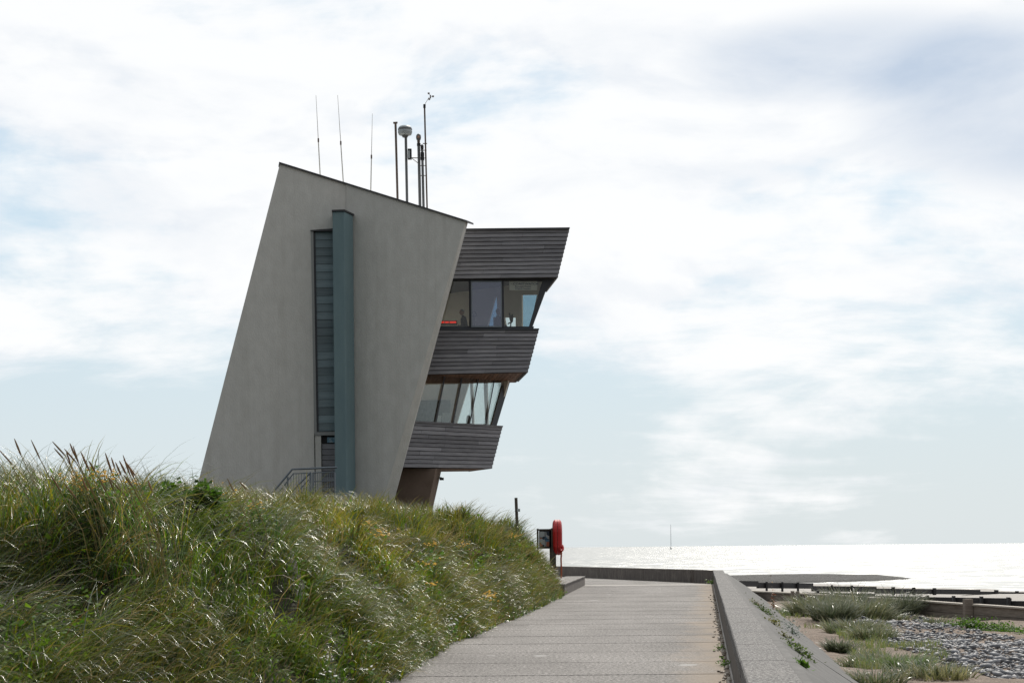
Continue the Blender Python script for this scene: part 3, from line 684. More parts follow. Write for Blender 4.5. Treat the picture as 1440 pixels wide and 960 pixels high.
# lower gallery
GL = Plane(P(583, 592, 66.1), P(706, 600, 69.3))
LB = Plane(P(575, 592, 65.85), P(706, 600, 69.1))
l_tl, l_tr, l_br, l_bl = LB.hit(575, 592), LB.hit(706, 599.6), LB.hit(690.8, 658.8), LB.hit(560, 657.2)
DVL = Vector((-1.0, 2.6, 0))
low = MB().prism([p - LB.n * .03 for p in (l_tl, l_tr, l_br, l_bl)], [p - LB.n * .1 for p in (l_tl, l_tr, l_br, l_bl)]).build('lower_cladding', M['dark'], TW)
clad(low, l_tl, l_tr, l_br, l_bl, 11); clad(low, l_tr + Vector((0, .02, 0)), l_tr + DVL, l_br + DVL, l_br + Vector((0, .02, 0)), 11)
quadbar(LB, [(575, 591.0), (707.6, 598.4), (707, 600.8), (575, 593.4)], -.07, .3, 'sill', M['wood'])
slab_at('gallery_floor', [(l_bl.x, l_bl.y + .12), (l_br.x - .1, l_br.y + .1), (l_br.x - 1.0, l_br.y + 2.6), (l_bl.x - .5, 71.5)], l_br.z + .02, l_br.z + .2, M['soffit'])
RL = Plane(P(716, 560, 69.25), P(560, 560, 72.5))
outer = [RL.hit(*q) for q in ((540, 520), (719, 527), (696, 606), (540, 606))]
hl = [[(660.6, 538.5), (662.4, 538.5), (665.2, 595), (643.4, 595)], [(665.8, 538.7), (681.6, 538.4), (684.2, 596), (667.6, 596)], [(686.3, 538.2), (707.2, 537.4), (690.9, 597), (687.8, 597)]]
rl = MB().holed(outer, [[RL.hit(*q) for q in h] for h in hl], RL.n * -0.08).build('rear_wall', M['inner'], TW)
for h in hl:
    A = [RL.hit(*q, .04) for q in h]; MB().prism(A, [p + RL.n * -0.008 for p in A]).build('pane', M['glass_clear'], rl)
for t0, t1, b0, b1 in ((625.0, 627.0, 611.0, 613.0), (649.6, 651.6, 635.4, 637.4), (673.4, 675.2, 658.8, 660.6), (696.2, 697.8, 682.2, 683.8)):
    quadbar(GL, [(t0, 526), (t1, 526), (b1, 599), (b0, 599)], -.02, .08, 'mullion', M['frame'])
quadbar(GL, [(710.3, 528), (719.8, 528), (697.9, 600.5), (690.6, 600.5)], -.05, .16, 'corner_post', M['frame'])
tops = [585, 625, 649.6, 673.4, 696.2, 710.3]; tope = [625, 649.6, 673.4, 696.2, 710.3]
bots = [571, 611, 635.4, 658.8, 682.2, 690.6]
for i in range(5):
    quadbar(GL, [(tops[i] + (2 if i else 0), 527), (tops[i + 1] - .2, 527), (bots[i + 1] - .2, 598.5), (bots[i] + (2 if i else 0), 598.5)], .03, .038, 'pane', M['glass'])
# brick-faced inside wall seen at the left of the gallery
quadbar(Plane(P(585, 560, 67.6), P(650, 560, 70.2)), [(575, 563), (634, 562), (633, 606), (560, 606)], 0, .06, 'inner_wall', M['brick_in'])
# plinth
MB().prism([P(556, 658, 66.6), P(613, 658.5, 66.6), P(595, BOT, 66.6), P(530, BOT, 66.6)], [P(556, 658, 68.6), P(621.5, 657.5, 68.0), P(602.5, BOT, 68.0), P(530, BOT, 68.6)]).build('plinth', M['plinth'], TW)
lampm = MB().box(P(621.2, 673, 67.6), (.16, .16, .10)); lampm.tube([P(617, 671, 67.6), P(621, 671, 67.6)], .02, 6); lampm.build('floodlight', M['black'], TW)

# ------------------------------------------------------------------ sign and things in the lookout
sg = thing('window_sign', GU.hit(735, 408, .09), 'white sign with blue lettering inside the top of the upper lookout window', 'sign')
quadbar(GU, [(716, 395.4), (755.5, 395.4), (755.3, 408), (716.4, 408)], .075, .09, 'board', M['sign_w'], sg)
def text(par, body, px, py, hpx, pl, off, m, bold=0.0, squeeze=1.0):
    cu = bpy.data.curves.new('lettering', 'FONT'); cu.body = body; cu.size = 1; cu.align_x = 'CENTER'; cu.align_y = 'CENTER'; cu.offset = bold; cu.extrude = 0.002
    t = bpy.data.objects.new('tmp_text', cu); C.objects.link(t); bpy.context.view_layer.update()
    me = bpy.data.meshes.new_from_object(t.evaluated_get(bpy.context.evaluated_depsgraph_get())); bpy.data.objects.remove(t)
    c = pl.hit(px, py, off); D = (c - EYEV).y; sc = hpx / FPX * D / 0.70; ax = Vector((-pl.n.y, pl.n.x, 0))
    if ax.x < 0: ax = -ax
    for vtx in me.vertices: vtx.co = tuple(c + ax * vtx.co.x * sc * squeeze + Vector((0, 0, 1)) * vtx.co.y * sc + pl.n * (vtx.co.z) - ORG[par.name])
    me.materials.append(m); o = bpy.data.objects.new('lettering', me); C.objects.link(o); o.parent = par; ORG[o.name] = ORG[par.name]; return o
text(sg, 'NCI', 720.2, 399.4, 2.0, GU, .072, M['ink_r'], 0.01)
text(sg, 'COASTWATCH', 739.3, 399.2, 2.9, GU, .072, M['ink_b'], 0.02, 1.22)
text(sg, 'Rossall Point', 735.5, 402.9, 2.1, GU, .072, M['ink_b'], 0.015, 1.45)
text(sg, 'Watch Station', 735.5, 405.9, 2.1, GU, .072, M['ink_b'], 0.015, 1.3)

def person(name, loc, face, label, shirt, hair, lean=0.0, armf=0.5):
    """standing figure with one continuous skinned body; face = plan direction it looks"""
    f = Vector(face).normalized(); r = Vector((f.y, -f.x, 0)); t = thing(name, loc, label, 'person', None)
    z = lambda h, a=0.0, s=0.0: r * s + f * (a + lean * max(0, h - .95)) + Vector((0, 0, h))
    J = [(z(.95), .15, .12), (z(1.15), .15, .11), (z(1.38), .17, .11), (z(1.47), .06, .06), (z(1.53, .01), .055, .055)]
    for s_ in (-1, 1):
        J += [(z(1.41, 0, .19 * s_), .055, .055), (z(1.15, .04, .24 * s_), .045, .045), (z(1.08, armf * .5, .17 * s_), .035, .035), (z(1.09, armf * .5 + .12, .15 * s_), .03, .025),
              (z(.90, 0, .09 * s_), .09, .09), (z(.48, .03, .10 * s_), .06, .06), (z(.08, -.02, .10 * s_), .045, .045), (z(.04, .15, .11 * s_), .04, .035)]
    E = [(0, 1), (1, 2), (2, 3), (3, 4)]
    for k in (0, 1):
        b0 = 5 + 8 * k; E += [(2, b0), (b0, b0 + 1), (b0 + 1, b0 + 2), (b0 + 2, b0 + 3), (0, b0 + 4), (b0 + 4, b0 + 5), (b0 + 5, b0 + 6), (b0 + 6, b0 + 7)]
    me = bpy.data.meshes.new('body'); me.from_pydata([tuple(j[0]) for j in J], E, [])
    b = bpy.data.objects.new('body', me); C.objects.link(b); b.parent = t; ORG[b.name] = Vector(loc)
    b.modifiers.new('skin', 'SKIN'); b.modifiers.new('sub', 'SUBSURF').levels = 2; b.modifiers['sub'].render_levels = 2
    if len(me.skin_vertices):
        for i, j in enumerate(J): me.skin_vertices[0].data[i].radius = (j[1], j[2]); me.skin_vertices[0].data[i].use_root = (i == 0)
    me.materials.append(shirt)
    def ell(c, rx, ry, rz, nm, m, par, zmin=-9):
        bm = bmesh.new(); bmesh.ops.create_uvsphere(bm, u_segments=18, v_segments=12, radius=1)
        for v_ in bm.verts:
            k = 1.0 - .22 * max(0, -v_.co.z)           # narrower jaw
            p = r * v_.co.x * rx * k + f * v_.co.y * ry * k + Vector((0, 0, v_.co.z * rz)); v_.co = p + c
        if zmin > -9: bmesh.ops.delete(bm, geom=[v_ for v_ in bm.verts if (v_.co - c).z < zmin - .5 * (v_.co - c).dot(f) * -1], context='VERTS')
        m_ = bpy.data.meshes.new(nm); bm.to_mesh(m_); bm.free(); m_.polygons.foreach_set('use_smooth', [True] * len(m_.polygons)); m_.materials.append(m)
        o_ = bpy.data.objects.new(nm, m_); C.objects.link(o_); o_.parent = par; ORG[o_.name] = Vector(loc); return o_
    hc = z(1.63, .02); h = ell(hc, .075, .095, .12, 'head', M['skin'], t)
    ell(hc + f * .095 + Vector((0, 0, -.02)), .014, .02, .024, 'nose', M['skin'], h)
    for s_ in (-1, 1):
        ell(hc + r * .074 * s_ + Vector((0, 0, -.01)), .012, .02, .03, 'ear', M['skin'], h)
        ell(hc + r * .03 * s_ + f * .085 + Vector((0, 0, .012)), .009, .008, .007, 'eye', M['black'], h)
    ell(hc + f * -.012 + Vector((0, 0, .022)), .082, .098, .115, 'hair', hair, h, zmin=.0)
    return t
def on_floor(px, D): q = P(px, 492, D); return Vector((q.x, q.y, fz))
person('person', on_floor(655.5, 67.2), (-.9, -.35, 0), 'grey-haired person in a dark jacket leaning behind the left upper window', M['cloth_d'], M['hair_g'], lean=.22)
person('person', on_floor(699.5, 67.1), (.75, .6, 0), 'person in a blue shirt silhouetted behind the open upper window', M['cloth_b'], M['hair_d'], lean=.05)
t = thing('display_strip', GU.hit(632, 456, .35), 'glowing red display strip on the shelf behind the left upper window', 'display')
quadbar(GU, [(618, 450.5), (643, 450.5), (643, 457), (618, 457)], .36, .45, 'case', M['black'], t)
for x0, x1 in ((619, 625), (626, 631), (632.2, 641.5)): quadbar(GU, [(x0, 451.8), (x1, 451.6), (x1, 454.2), (x0, 454.4)], .335, .355, 'lit_segment', M['led'], t)
quadbar(GU, [(600, 458), (700, 458), (700, 466), (600, 466)], .3, .6, 'shelf', M['frame'], TW)
t = thing('telescope', P(718, 463, 66.9), 'dark mounted telescope on its stand behind the right upper window', 'telescope')
MB().tube([P(718, 466, 66.9), P(718.2, 455, 66.9), P(720, 452, 66.9)], [.03, .022, .022], 8).build('stand', M['black'], t)
MB().tube([P(714, 455.5, 66.9), P(721, 451.5, 66.85)], [.02, .03], 8).build('handle', M['black'], t)
for q in ((716.6, 440), (720.6, 441.5)): MB().tube([P(719.4, 452, 66.9), P((719.4 + q[0]) / 2, 447, 66.88), P(*q, 66.85)], [.05, .055, .028], 10).build('barrel', M['black'], t)
t = thing('desk_fan', P(666, 462, 67.3), 'small round desk fan in the upper window beside the open pane', 'fan')
c0 = P(666.5, 441.5, 67.3)
MB().tube([c0 + Vector((math.cos(a_) * .10, 0, math.sin(a_) * .10)) for a_ in np.linspace(0, 2 * math.pi, 25)], .012, 6).build('guard', M['black'], t)
MB().tube([c0 + Vector((0, 0, -.1)), P(666.5, 464, 67.3)], .015, 6).build('stand', M['black'], t)
for k in range(3):
    a_ = k * 2.09; MB().prism([c0, c0 + Vector((math.cos(a_) * .09, .01, math.sin(a_) * .09)), c0 + Vector((math.cos(a_ + .7) * .09, -.01, math.sin(a_ + .7) * .09))], [c0 + Vector((0, .01, 0)), c0 + Vector((math.cos(a_) * .09, .02, math.sin(a_) * .09)), c0 + Vector((math.cos(a_ + .7) * .09, 0, math.sin(a_ + .7) * .09))]).build('blade', M['galv'], t)
def open_box(name, px0, px1, y0, y1, off, label, m):
    t = thing(name, GL.hit((px0 + px1) / 2, y1, off), label, 'box')
    quadbar(GL, [(px0, y0), (px1, y0 - .4), (px1 - .8, y1), (px0 - .8, y1)], off, off + .3, 'carton', m, t)
    quadbar(GL, [(px0 - .4, y0 - 1.2), (px1 + .4, y0 - 1.5), (px1 + .4, y0), (px0 - .4, y0)], off - .01, off + .31, 'lid', m, t)
open_box('carton', 622.5, 633.0, 581.5, 597, .35, 'taller white carton on the shelf in the lower gallery window', M['paper'])
open_box('carton', 614.5, 620.6, 585.0, 597, .3, 'small grey-white carton left of the taller one in the gallery window', M['sign_w'])
t = thing('chair', GL.hit(658, 600, .6), 'dark chair with rounded back inside the lower gallery window', 'chair')
cb = [(655.2, 598), (656.0, 587), (657.2, 583.6), (659.4, 583.2), (661.4, 584.6), (661.2, 590), (660.0, 598)]
MB().prism([GL.hit(*q, .55) for q in cb], [GL.hit(*q, .6) for q in cb]).build('backrest', M['brick_in'], t)
sc_ = GL.hit(657, 601, .8); MB().box(sc_ + Vector((0, 0, -.1)), (.42, .42, .06)).build('seat', M['brick_in'], t)
for a_ in (-.17, .17):
    for b_ in (-.17, .17): MB().tube([sc_ + Vector((a_, b_, -.12)), sc_ + Vector((a_, b_, -.58 - .45))], .015, 6).build('leg', M['greysteel'], t)

# ------------------------------------------------------------------ roof masts and antennas
DM = 67.6
def roofpt(px, py): return P(px, py, DM)
def whip(bx, by, tx, ty, label):
    t = thing('whip_antenna', roofpt(bx, by + 22), label, 'antenna', 'whip antennas on the tower roof')
    b0, t0 = roofpt(bx + (bx - tx) / (by - ty) * 22, by + 22), roofpt(tx, ty); m0 = b0.lerp(t0, .52)
    MB().tube([b0, m0], [.026, .020], 8).build('lower_rod', M['whip'], t)
    MB().tube([m0 + Vector((0, 0, -.05)), m0 + Vector((0, 0, .1))], .032, 8).build('collar', M['rust'], t)
    MB().tube([m0, t0], [.014, .007], 6).build('upper_rod', M['whip'], t)
    MB().box(b0 + Vector((0, 0, .05)), (.16, .16, .1)).build('base', M['greysteel'], t)
whip(450.2, 246, 444.3, 134, 'leftmost tall thin whip antenna on the sloping tower roof')
whip(482.6, 254, 474.8, 134, 'middle of the three thin whip antennas, leaning left on the roof')
whip(521.4, 266, 523.6, 160, 'shortest upright whip antenna, nearest the steel masts')
def mast(name, b, tp, r, label, m, down=20):
    t = thing(name, roofpt(b[0], b[1] + down), label, 'mast')
    k = (b[0] - tp[0]) / (b[1] - tp[1]); b0 = roofpt(b[0] + k * down, b[1] + down)
    MB().tube([b0, roofpt(*tp)], r, 10).build('pole', m, t)
    MB().box(b0 + Vector((0, 0, .02)), (.3, .3, .06)).build('base_plate', M['greysteel'], t); return t
t = mast('steel_mast', (559, 278), (556.2, 173), .045, 'bare rusty steel mast with a flat cap left of the radar', M['rust'])
MB().tube([roofpt(553, 173), roofpt(559, 172.6)], .04, 8).build('cap_bar', M['rust'], t)
t = mast('radar_mast', (572.4, 283), (570.6, 189), .052, 'mast carrying the drum-shaped radar dome and a junction box', M['greysteel'])
c0 = roofpt(569.6, 184); MB().lathe(c0, [(.16, -.185), (.25, -.16), (.285, -.06), (.285, -.04), (.27, .03), (.255, .13), (.20, .175), (.08, .19)], 28).build('radome', M['radome'], t, smooth=False)
MB().lathe(c0, [(.276, .02), (.284, .03), (.274, .085), (.266, .08)], 28).build('dark_band', M['greysteel'], t)
MB().lathe(c0, [(.10, -.26), (.14, -.186)], 14).build('mount', M['greysteel'], t)
MB().box(roofpt(576.2, 217), (.15, .2, .40)).build('junction_box', M['black'], t)
MB().box(roofpt(575.4, 218) + Vector((-.01, -.11, 0)), (.09, .02, .3)).build('box_door', M['radome'], t)
MB().tube([roofpt(578.5, 222), roofpt(590.6, 222.4)], .018, 6).build('bracket', M['rust'], t)
MB().tube([roofpt(579, 222.4), roofpt(588.6, 230)], .014, 6).build('bracket', M['rust'], t)
t = mast('camera_mast', (590.6, 289), (588.8, 203), .058, 'grey mast topped by a round camera head', M['greysteel'])
c0 = roofpt(588.6, 194.5); MB().lathe(c0, [(.05, -.24), (.06, -.10), (.04, -.09)], 12).build('neck', M['rust'], t)
MB().lathe(c0, [(.04, -.10), (.085, -.06), (.10, .02), (.095, .1), (.06, .16), (.02, .175)], 16).build('camera_head', M['greysteel'], t, smooth=True)
MB().tube([c0 + Vector((0, -.06, .03)), c0 + Vector((0, -.13, .03))], .045, 12).build('lens', M['skin'], t)
MB().lathe(roofpt(588.9, 203.5), [(.075, -.05), (.075, .05)], 12).build('collar', M['black'], t)
t = mast('short_mast', (595.6, 290), (593.6, 206), .05, 'short dark mast between the camera mast and the wind mast', M['greysteel'])
MB().lathe(roofpt(593.6, 207), [(.05, -.1), (.062, -.05), (.062, .06), (.03, .1)], 12).build('head', M['black'], t)
MB().box(roofpt(594, 220), (.14, .12, .3)).build('sensor_box', M['black'], t)
t = mast('wind_mast', (600.6, 292), (597.0, 150), .033, 'tallest mast, carrying the cup anemometer above the tower roof', M['rust'])
MB().tube([roofpt(596.9, 152), roofpt(596.9, 147)], .05, 8).build('top_socket', M['black'], t)
MB().tube([roofpt(597, 147.5), roofpt(603.8, 136.5)], .010, 6).build('arm', M['whip'], t)
hub = roofpt(605.4, 136); ar = MB().tube([hub + Vector((0, 0, -.07)), hub + Vector((0, 0, .06))], .022, 8).build('anemometer', M['rust'], t)
for dx, dz in ((-.07, .12), (.10, .0), (-.05, -.11)):
    MB().tube([hub, hub + Vector((dx, -.03, dz))], .008, 6).build('cup_arm', M['rust'], ar)
    MB().lathe(hub + Vector((dx, -.03, dz)), [(.012, -.04), (.04, -.02), (.045, .02), (.042, .022)], 10).build('cup', M['rust'], ar)
MB().tube([roofpt(594.5, 202), roofpt(600.6, 202)], .02, 6).build('cross_bar', M['rust'], t)
for yk in (211.5, 222.5, 233, 247): MB().tube([roofpt(589.5, yk), roofpt(600, yk)], .016, 6).build('clamp_bar', M['rust'], t)

# ------------------------------------------------------------------ stair railing
DR = 63.2
t = thing('stair_railing', P(430, 712, DR), 'grey steel railing with vertical bars around the tower entrance steps', 'railing')
rp = lambda x, y, d=0: P(x, y, DR + d)
MB().tube([rp(382, 694), rp(411, 659.4), rp(440, 658.2), rp(474, 656.6)], .038, 8).build('handrail', M['galv'], t)
MB().tube([rp(388, 697), rp(412.5, 665.5), rp(437, 664.6)], .022, 8).build('rail', M['galv'], t)
MB().tube([rp(408, 693, -.5), rp(437, 663.6, -.5)], .034, 8).build('handrail', M['galv'], t)
MB().tube([rp(417, 693, -.5), rp(437, 671, -.5)], .022, 8).build('rail', M['galv'], t)
MB().tube([rp(441, 664.2), rp(471, 663.2)], .022, 8).build('rail', M['galv'], t)
for x, d in ((437, -.5), (440.3, 0), (470.6, 0), (404.6, 0)):
    MB().tube([rp(x, 664 if x > 420 else 670, d), rp(x + .5, 716, d)], .034, 8).build('post', M['galv'], t)
for x in np.arange(398, 436, 3.7):
    y0 = 665.2 + max(0, (412 - x)) * 1.28; MB().tube([rp(x, y0), rp(x + .4, 714)], .011, 6).build('baluster', M['galv'], t)
for x in np.arange(421, 436, 3.4): MB().tube([rp(x, 671 + (437 - x) * 1.1, -.5), rp(x + .4, 714, -.5)], .011, 6).build('baluster', M['galv'], t)
for x in np.arange(443.5, 470, 3.3): MB().tube([rp(x, 664), rp(x + .3, 712)], .011, 6).build('baluster', M['galv'], t)
MB().tube([rp(441, 676.5), rp(471, 675.6)], .016, 8).build('rail', M['galv'], t)

# ------------------------------------------------------------------ posts, notice board, lifebuoy
def ground_at(px, D):
    q = P(px, 760, D); return float(dune_z(np.array(q.x), np.array(q.y)))
DP = 54.0; q = P(727, 700, DP); gz = ground_at(728, DP)
t = thing('timber_post', (P(728, 750, DP).x, DP, gz), 'slim dark timber post standing alone in the grass with a small pale fitting', 'post')
MB().tube([Vector((P(728.4, 750, DP).x, DP, gz - .3)), P(725.6, 699.5, DP)], .048, 8).build('post', M['post'], t)
MB().box(P(729.2, 717, DP - .05), (.10, .1, .09)).build('fitting', M['radome'], t)
DN = 55.0; gz = ground_at(768, DN)
t = thing('notice_board', (P(766, 760, DN).x, DN, gz), 'dark framed notice board with pictures on two posts beside the lifebuoy', 'notice board')
for x in (756.2, 774): MB().box(Vector((P(x, 760, DN).x, DN, (P(x, 743, DN).z + gz - .4) / 2)), (.06, .08, P(x, 743, DN).z - gz + .4)).build('post', M['post'], t)
MB().prism([P(758, 745.5, DN - .04), P(776, 745, DN - .04), P(776, 770.5, DN - .04), P(758, 770.5, DN - .04)], [P(758, 745.5, DN + .03), P(776, 745, DN + .03), P(776, 770.5, DN + .03), P(758, 770.5, DN + .03)]).build('panel', M['frame'], t)
for pts in ([(757, 743.4), (777, 743.2), (777, 745.4), (757, 745.6)], [(757, 769), (777, 769), (777, 771), (757, 771)]): MB().prism([P(*q_, DN - .07) for q_ in pts], [P(*q_, DN + .05) for q_ in pts]).build('frame_bar', M['post'], t)
for pts in ([(759.2, 747), (766, 747), (766, 755), (759.2, 755)], [(767, 747), (772.5, 747), (772.5, 757), (767, 757)], [(759.2, 756), (766.4, 756), (766.4, 768), (759.2, 768)], [(767, 758), (772.5, 758), (772.5, 768), (767, 768)]):
    MB().prism([P(*q_, DN - .055) for q_ in pts], [P(*q_, DN - .042) for q_ in pts]).build('notice', M['poster'], t)
DL = 54.4; lx = P(784, 760, DL).x; gz = ground_at(780, DL)
t = thing('lifebuoy_post', (P(779, 790, DL).x, DL + .1, gz), 'red lifebuoy cabinet with round top on a dark post beside the path', 'lifebuoy')
MB().box(Vector((P(778.8, 790, DL).x, DL + .1, (P(779, 742, DL).z + gz - .4) / 2)), (.15, .15, P(779, 742, DL).z - gz + .4)).build('post', M['post'], t)
ztop, zbot = P(784, 730, DL).z, P(784, 780, DL).z; zc = (ztop + zbot) / 2
def cabinet(x0, x1, nm, bulge):
    """half shell: outline rounded at the top, seen edge-on from the path"""
    hh = (ztop - zbot) / 2; prof = []
    for a_ in np.linspace(0, math.pi, 13): prof.append((math.cos(a_) * .39, hh - .39 + math.sin(a_) * .39))
    prof += [(-.37, -hh + .25), (-.28, -hh + .06), (-.15, -hh), (.15, -hh), (.28, -hh + .06), (.37, -hh + .25)]
    mb = MB(); lv = [(0.0, 1.0), (.45, 1.0), (.75, .94), (.92, .84), (1.0, .66)]; i0 = 0; n = len(prof)
    for f_, s_ in lv:
        x = x0 + (x1 - x0) * f_; mb.v += [Vector((x, DL + .3 + p_[0] * s_, zc + p_[1] * s_)) for p_ in prof]
    for k in range(len(lv) - 1):
        for j in range(n): mb.f.append([k * n + j, k * n + (j + 1) % n, (k + 1) * n + (j + 1) % n, (k + 1) * n + j])
    mb.f.append(list(range(n))[::-1]); mb.f.append([(len(lv) - 1) * n + j for j in range(n)])
    return mb.build(nm, M['red'], t, smooth=False)
xm = lx - .0
cabinet(xm - .006, lx - .155, 'back_shell', 0); cabinet(xm + .006, lx + .155, 'front_cover', 0)
rc = P(789.6, 770, DL); MB().tube([rc + Vector((math.cos(a_) * .05, .1 * math.sin(a_), math.sin(a_) * .09)) for a_ in np.linspace(0, 2 * math.pi, 17)], .035, 8).build('rope_loop', M['red'], t)
MB().tube([P(789.6, 775, DL), P(788.9, 786, DL), P(789.4, 800, DL), P(789.3, 812, DL)], .026, 6).build('rope', M['rope'], t)

# ------------------------------------------------------------------ groynes on the beach
def zb(x, y): return float(beach_z(np.array(x), np.array(y)))
def groyne(name, label, secs, D_of, m, posts=(), thick=.22, depth=1.4, rows=2, capm=None, gap=None):
    p0 = G(secs[0][0], 840, -1.5); t = None
    first = P(secs[0][0], secs[0][2], D_of(secs[0][0])); t = thing(name, (first.x, first.y, first.z - .8), label, 'groyne')
    for x0, x1, y0, y1 in secs:
        A, B = P(x0, y0, D_of(x0)), P(x1, y1, D_of(x1)); L_ = (B - A); n = Vector((L_.y, -L_.x, 0)).normalized() * thick
        if n.y < 0: n = -n
        npan = max(1, int(round(math.hypot(L_.x, L_.y) / 3.0)))
        for k in range(npan):
            a_, b_ = A.lerp(B, k / npan), A.lerp(B, (k + 1) / npan - .002)
            for r_ in range(rows):
                h0, h1 = depth * r_ / rows + (.006 if r_ else 0), depth * (r_ + 1) / rows
                if rows > 1 and r_ == 0: h1 = depth * .28
                elif rows > 1: h0 = max(h0, depth * .28 + .012) if r_ == 1 else h0
                j = random.uniform(-.02, .02); jz = random.uniform(-.015, .0) if r_ == 0 else 0
                lo = [a_ + n * j / thick * .3, b_ + n * j / thick * .3, b_ + n, a_ + n]
                MB().prism([p - Vector((0, 0, h0 - jz)) for p in lo], [p - Vector((0, 0, h1)) for p in lo]).build('plank', m, t)
        if capm:
            up_ = Vector((0, 0, .004)); lo = [A - n * .25, B - n * .25, B + n * 1.2, A + n * 1.2]
            MB().prism([p + up_ for p in lo], [p + up_ + Vector((0, 0, .05)) for p in lo]).build('cap', capm, t)
    for x, yt, w_ in posts:
        c = P(x, yt, D_of(x) - .16); ww = w_ / FPX * D_of(x)
        MB().box(c + Vector((0, 0, -1.0)), (ww, .3, 2.0)).build('post', m, t)
    return t
near_pl = Plane(Vector((9.4, 66, 0)), Vector((14.9, 49.7, 0)))
def Dn(x): return near_pl.hit(x, 840).y
groyne('sea_groyne', 'nearest weathered groyne with pale top crossing the sand behind the grass clumps', [(1040, 1117, 831.2, 835), (1122, 1260, 835.3, 843.5), (1260, 1356, 843.6, 850.5), (1366, 1460, 851, 857.5)], Dn, M['groyne_c'],
       posts=[(1361, 841.5, 11), (1114.5, 830.5, 3.6), (1121.5, 831, 3.6)], depth=.95, rows=4, capm=M['groyne_cap'])
mid_pl = Plane(P(1100, 835, 84), P(1440, 840, 74)); Dm = lambda x: mid_pl.hit(x, 840).y
groyne('sea_groyne', 'black wet timber groyne just beyond the nearest pale-topped one', [(1128, 1227, 832.0, 833.8), (1227, 1300, 837.4, 838.4), (1300, 1419, 838.4, 840.2), (1419, 1470, 844.2, 845)], Dm, M['groyne_d'],
       posts=[(1150, 829.5, 3), (1304, 836, 3), (1341, 837.2, 3), (1380, 838.0, 3), (1418, 839.2, 3.4)], depth=1.3)
far_pl = Plane(P(1030, 820, 122), P(1440, 832, 150)); Df = lambda x: far_pl.hit(x, 825).y
groyne('sea_groyne', 'farthest black groyne stepping down the wet sand towards the water', [(1029, 1067, 815.8, 816.4), (1067, 1144, 818.6, 819.4), (1144, 1233, 823.2, 824.3), (1233, 1379, 826.6, 828.6), (1379, 1475, 831, 832.6)], Df, M['groyne_d'],
       posts=[(1078, 817.2, 2.4), (1100, 817.6, 2.4), (1122, 818, 2.4), (1170, 822, 2.4), (1198, 822.6, 2.4), (1256, 824.8, 4), (1285, 825.4, 4), (1314, 826.2, 4), (1401, 829.0, 5), (1430, 830.5, 4)], depth=1.5)

# ------------------------------------------------------------------ far mast at sea
M['mastgrey'] = mat('haze_pale_mast', (0.45, 0.47, 0.49), 0.6); Dq = 2600; bs = P(943.4, 768.0, Dq); bs.z = SEA_Z  # pale tone paints in the fading of the distant mast by haze
t = thing('sea_mast', bs, 'thin slender mast rising from the sea on the horizon', 'mast')
MB().lathe(bs, [(1.0, -1), (1.0, 3), (.8, 3.2)], 12).build('footing', M['mastgrey'], t)
hz = P(943, 737, Dq).z - SEA_Z
for k in range(3):
    a_ = k * 2.094; MB().tube([bs + Vector((math.cos(a_) * .8, math.sin(a_) * .8, 3)), bs + Vector((math.cos(a_) * .12, math.sin(a_) * .12, hz))], .11, 5).build('leg', M['mastgrey'], t)
mb = MB()
for k in range(14):
    z0 = 6 + (hz - 6) * k / 14; z1 = 6 + (hz - 6) * (k + 1) / 14; r0 = .8 - .68 * k / 14
    for j in range(3):
        a0, a1 = j * 2.094, (j + 1) * 2.094; mb.tube([bs + Vector((math.cos(a0) * r0, math.sin(a0) * r0, z0)), bs + Vector((math.cos(a1) * r0, math.sin(a1) * r0, z1))], .06, 4)
mb.build('bracing', M['mastgrey'], t)

# ------------------------------------------------------------------ grass machinery
def blades(name, base, az, th0, th1, length, width, col, m, K=5, tipcol=None, twist=0.35):
    n = len(base); ts = np.linspace(0, 1, K + 1); co = np.zeros((n, 2 * K + 1, 3)); cc = np.zeros((n, 2 * K + 1, 3)); ac = np.zeros((n, 2 * K + 1, 3))
    ca, sa = np.cos(az), np.sin(az); p = base.copy(); seg_ = (length / K)[:, None]
    tw = rng.normal(0, twist, n)
    for k in range(K + 1):
        t_ = ts[k]; th = th0 + (th1 - th0) * t_ ** 1.25
        d = np.stack([np.sin(th) * ca, np.sin(th) * sa, np.cos(th)], 1)
        side = np.stack([-sa, ca, np.zeros(n)], 1); nor = np.cross(d, side)
        sd_ = side * np.cos(tw)[:, None] + nor * np.sin(tw)[:, None]
        wv = width * (1 - 0.75 * t_ ** 1.6)
        c_ = col if tipcol is None else col + (tipcol - col) * (t_ ** 2)
        if k < K:
            co[:, 2 * k] = p - sd_ * wv[:, None] / 2; co[:, 2 * k + 1] = p + sd_ * wv[:, None] / 2; ac[:, 2 * k] = -sd_ * .75; ac[:, 2 * k + 1] = sd_ * .75; cc[:, 2 * k] = c_; cc[:, 2 * k + 1] = c_
        else: co[:, 2 * K] = p; cc[:, 2 * K] = c_
        p = p + d * seg_
    b = (np.arange(n) * (2 * K + 1))[:, None]
    q = np.concatenate([np.array([2 * k, 2 * k + 1, 2 * k + 3, 2 * k + 2]) for k in range(K - 1)] + [np.array([2 * K - 2, 2 * K - 1, 2 * K])])
    loops = (b + q[None]).ravel(); tot = np.tile(np.array([4] * (K - 1) + [3]), n); st = np.concatenate([[0], np.cumsum(tot)[:-1]])
    o_ = np_mesh(name, co.reshape(-1, 3), loops, st, tot, m, cc.reshape(-1, 3), smooth=True)
    at = o_.data.attributes.new('Across', 'FLOAT_VECTOR', 'POINT'); at.data.foreach_set('vector', ac.reshape(-1).astype(np.float32))
    return o_
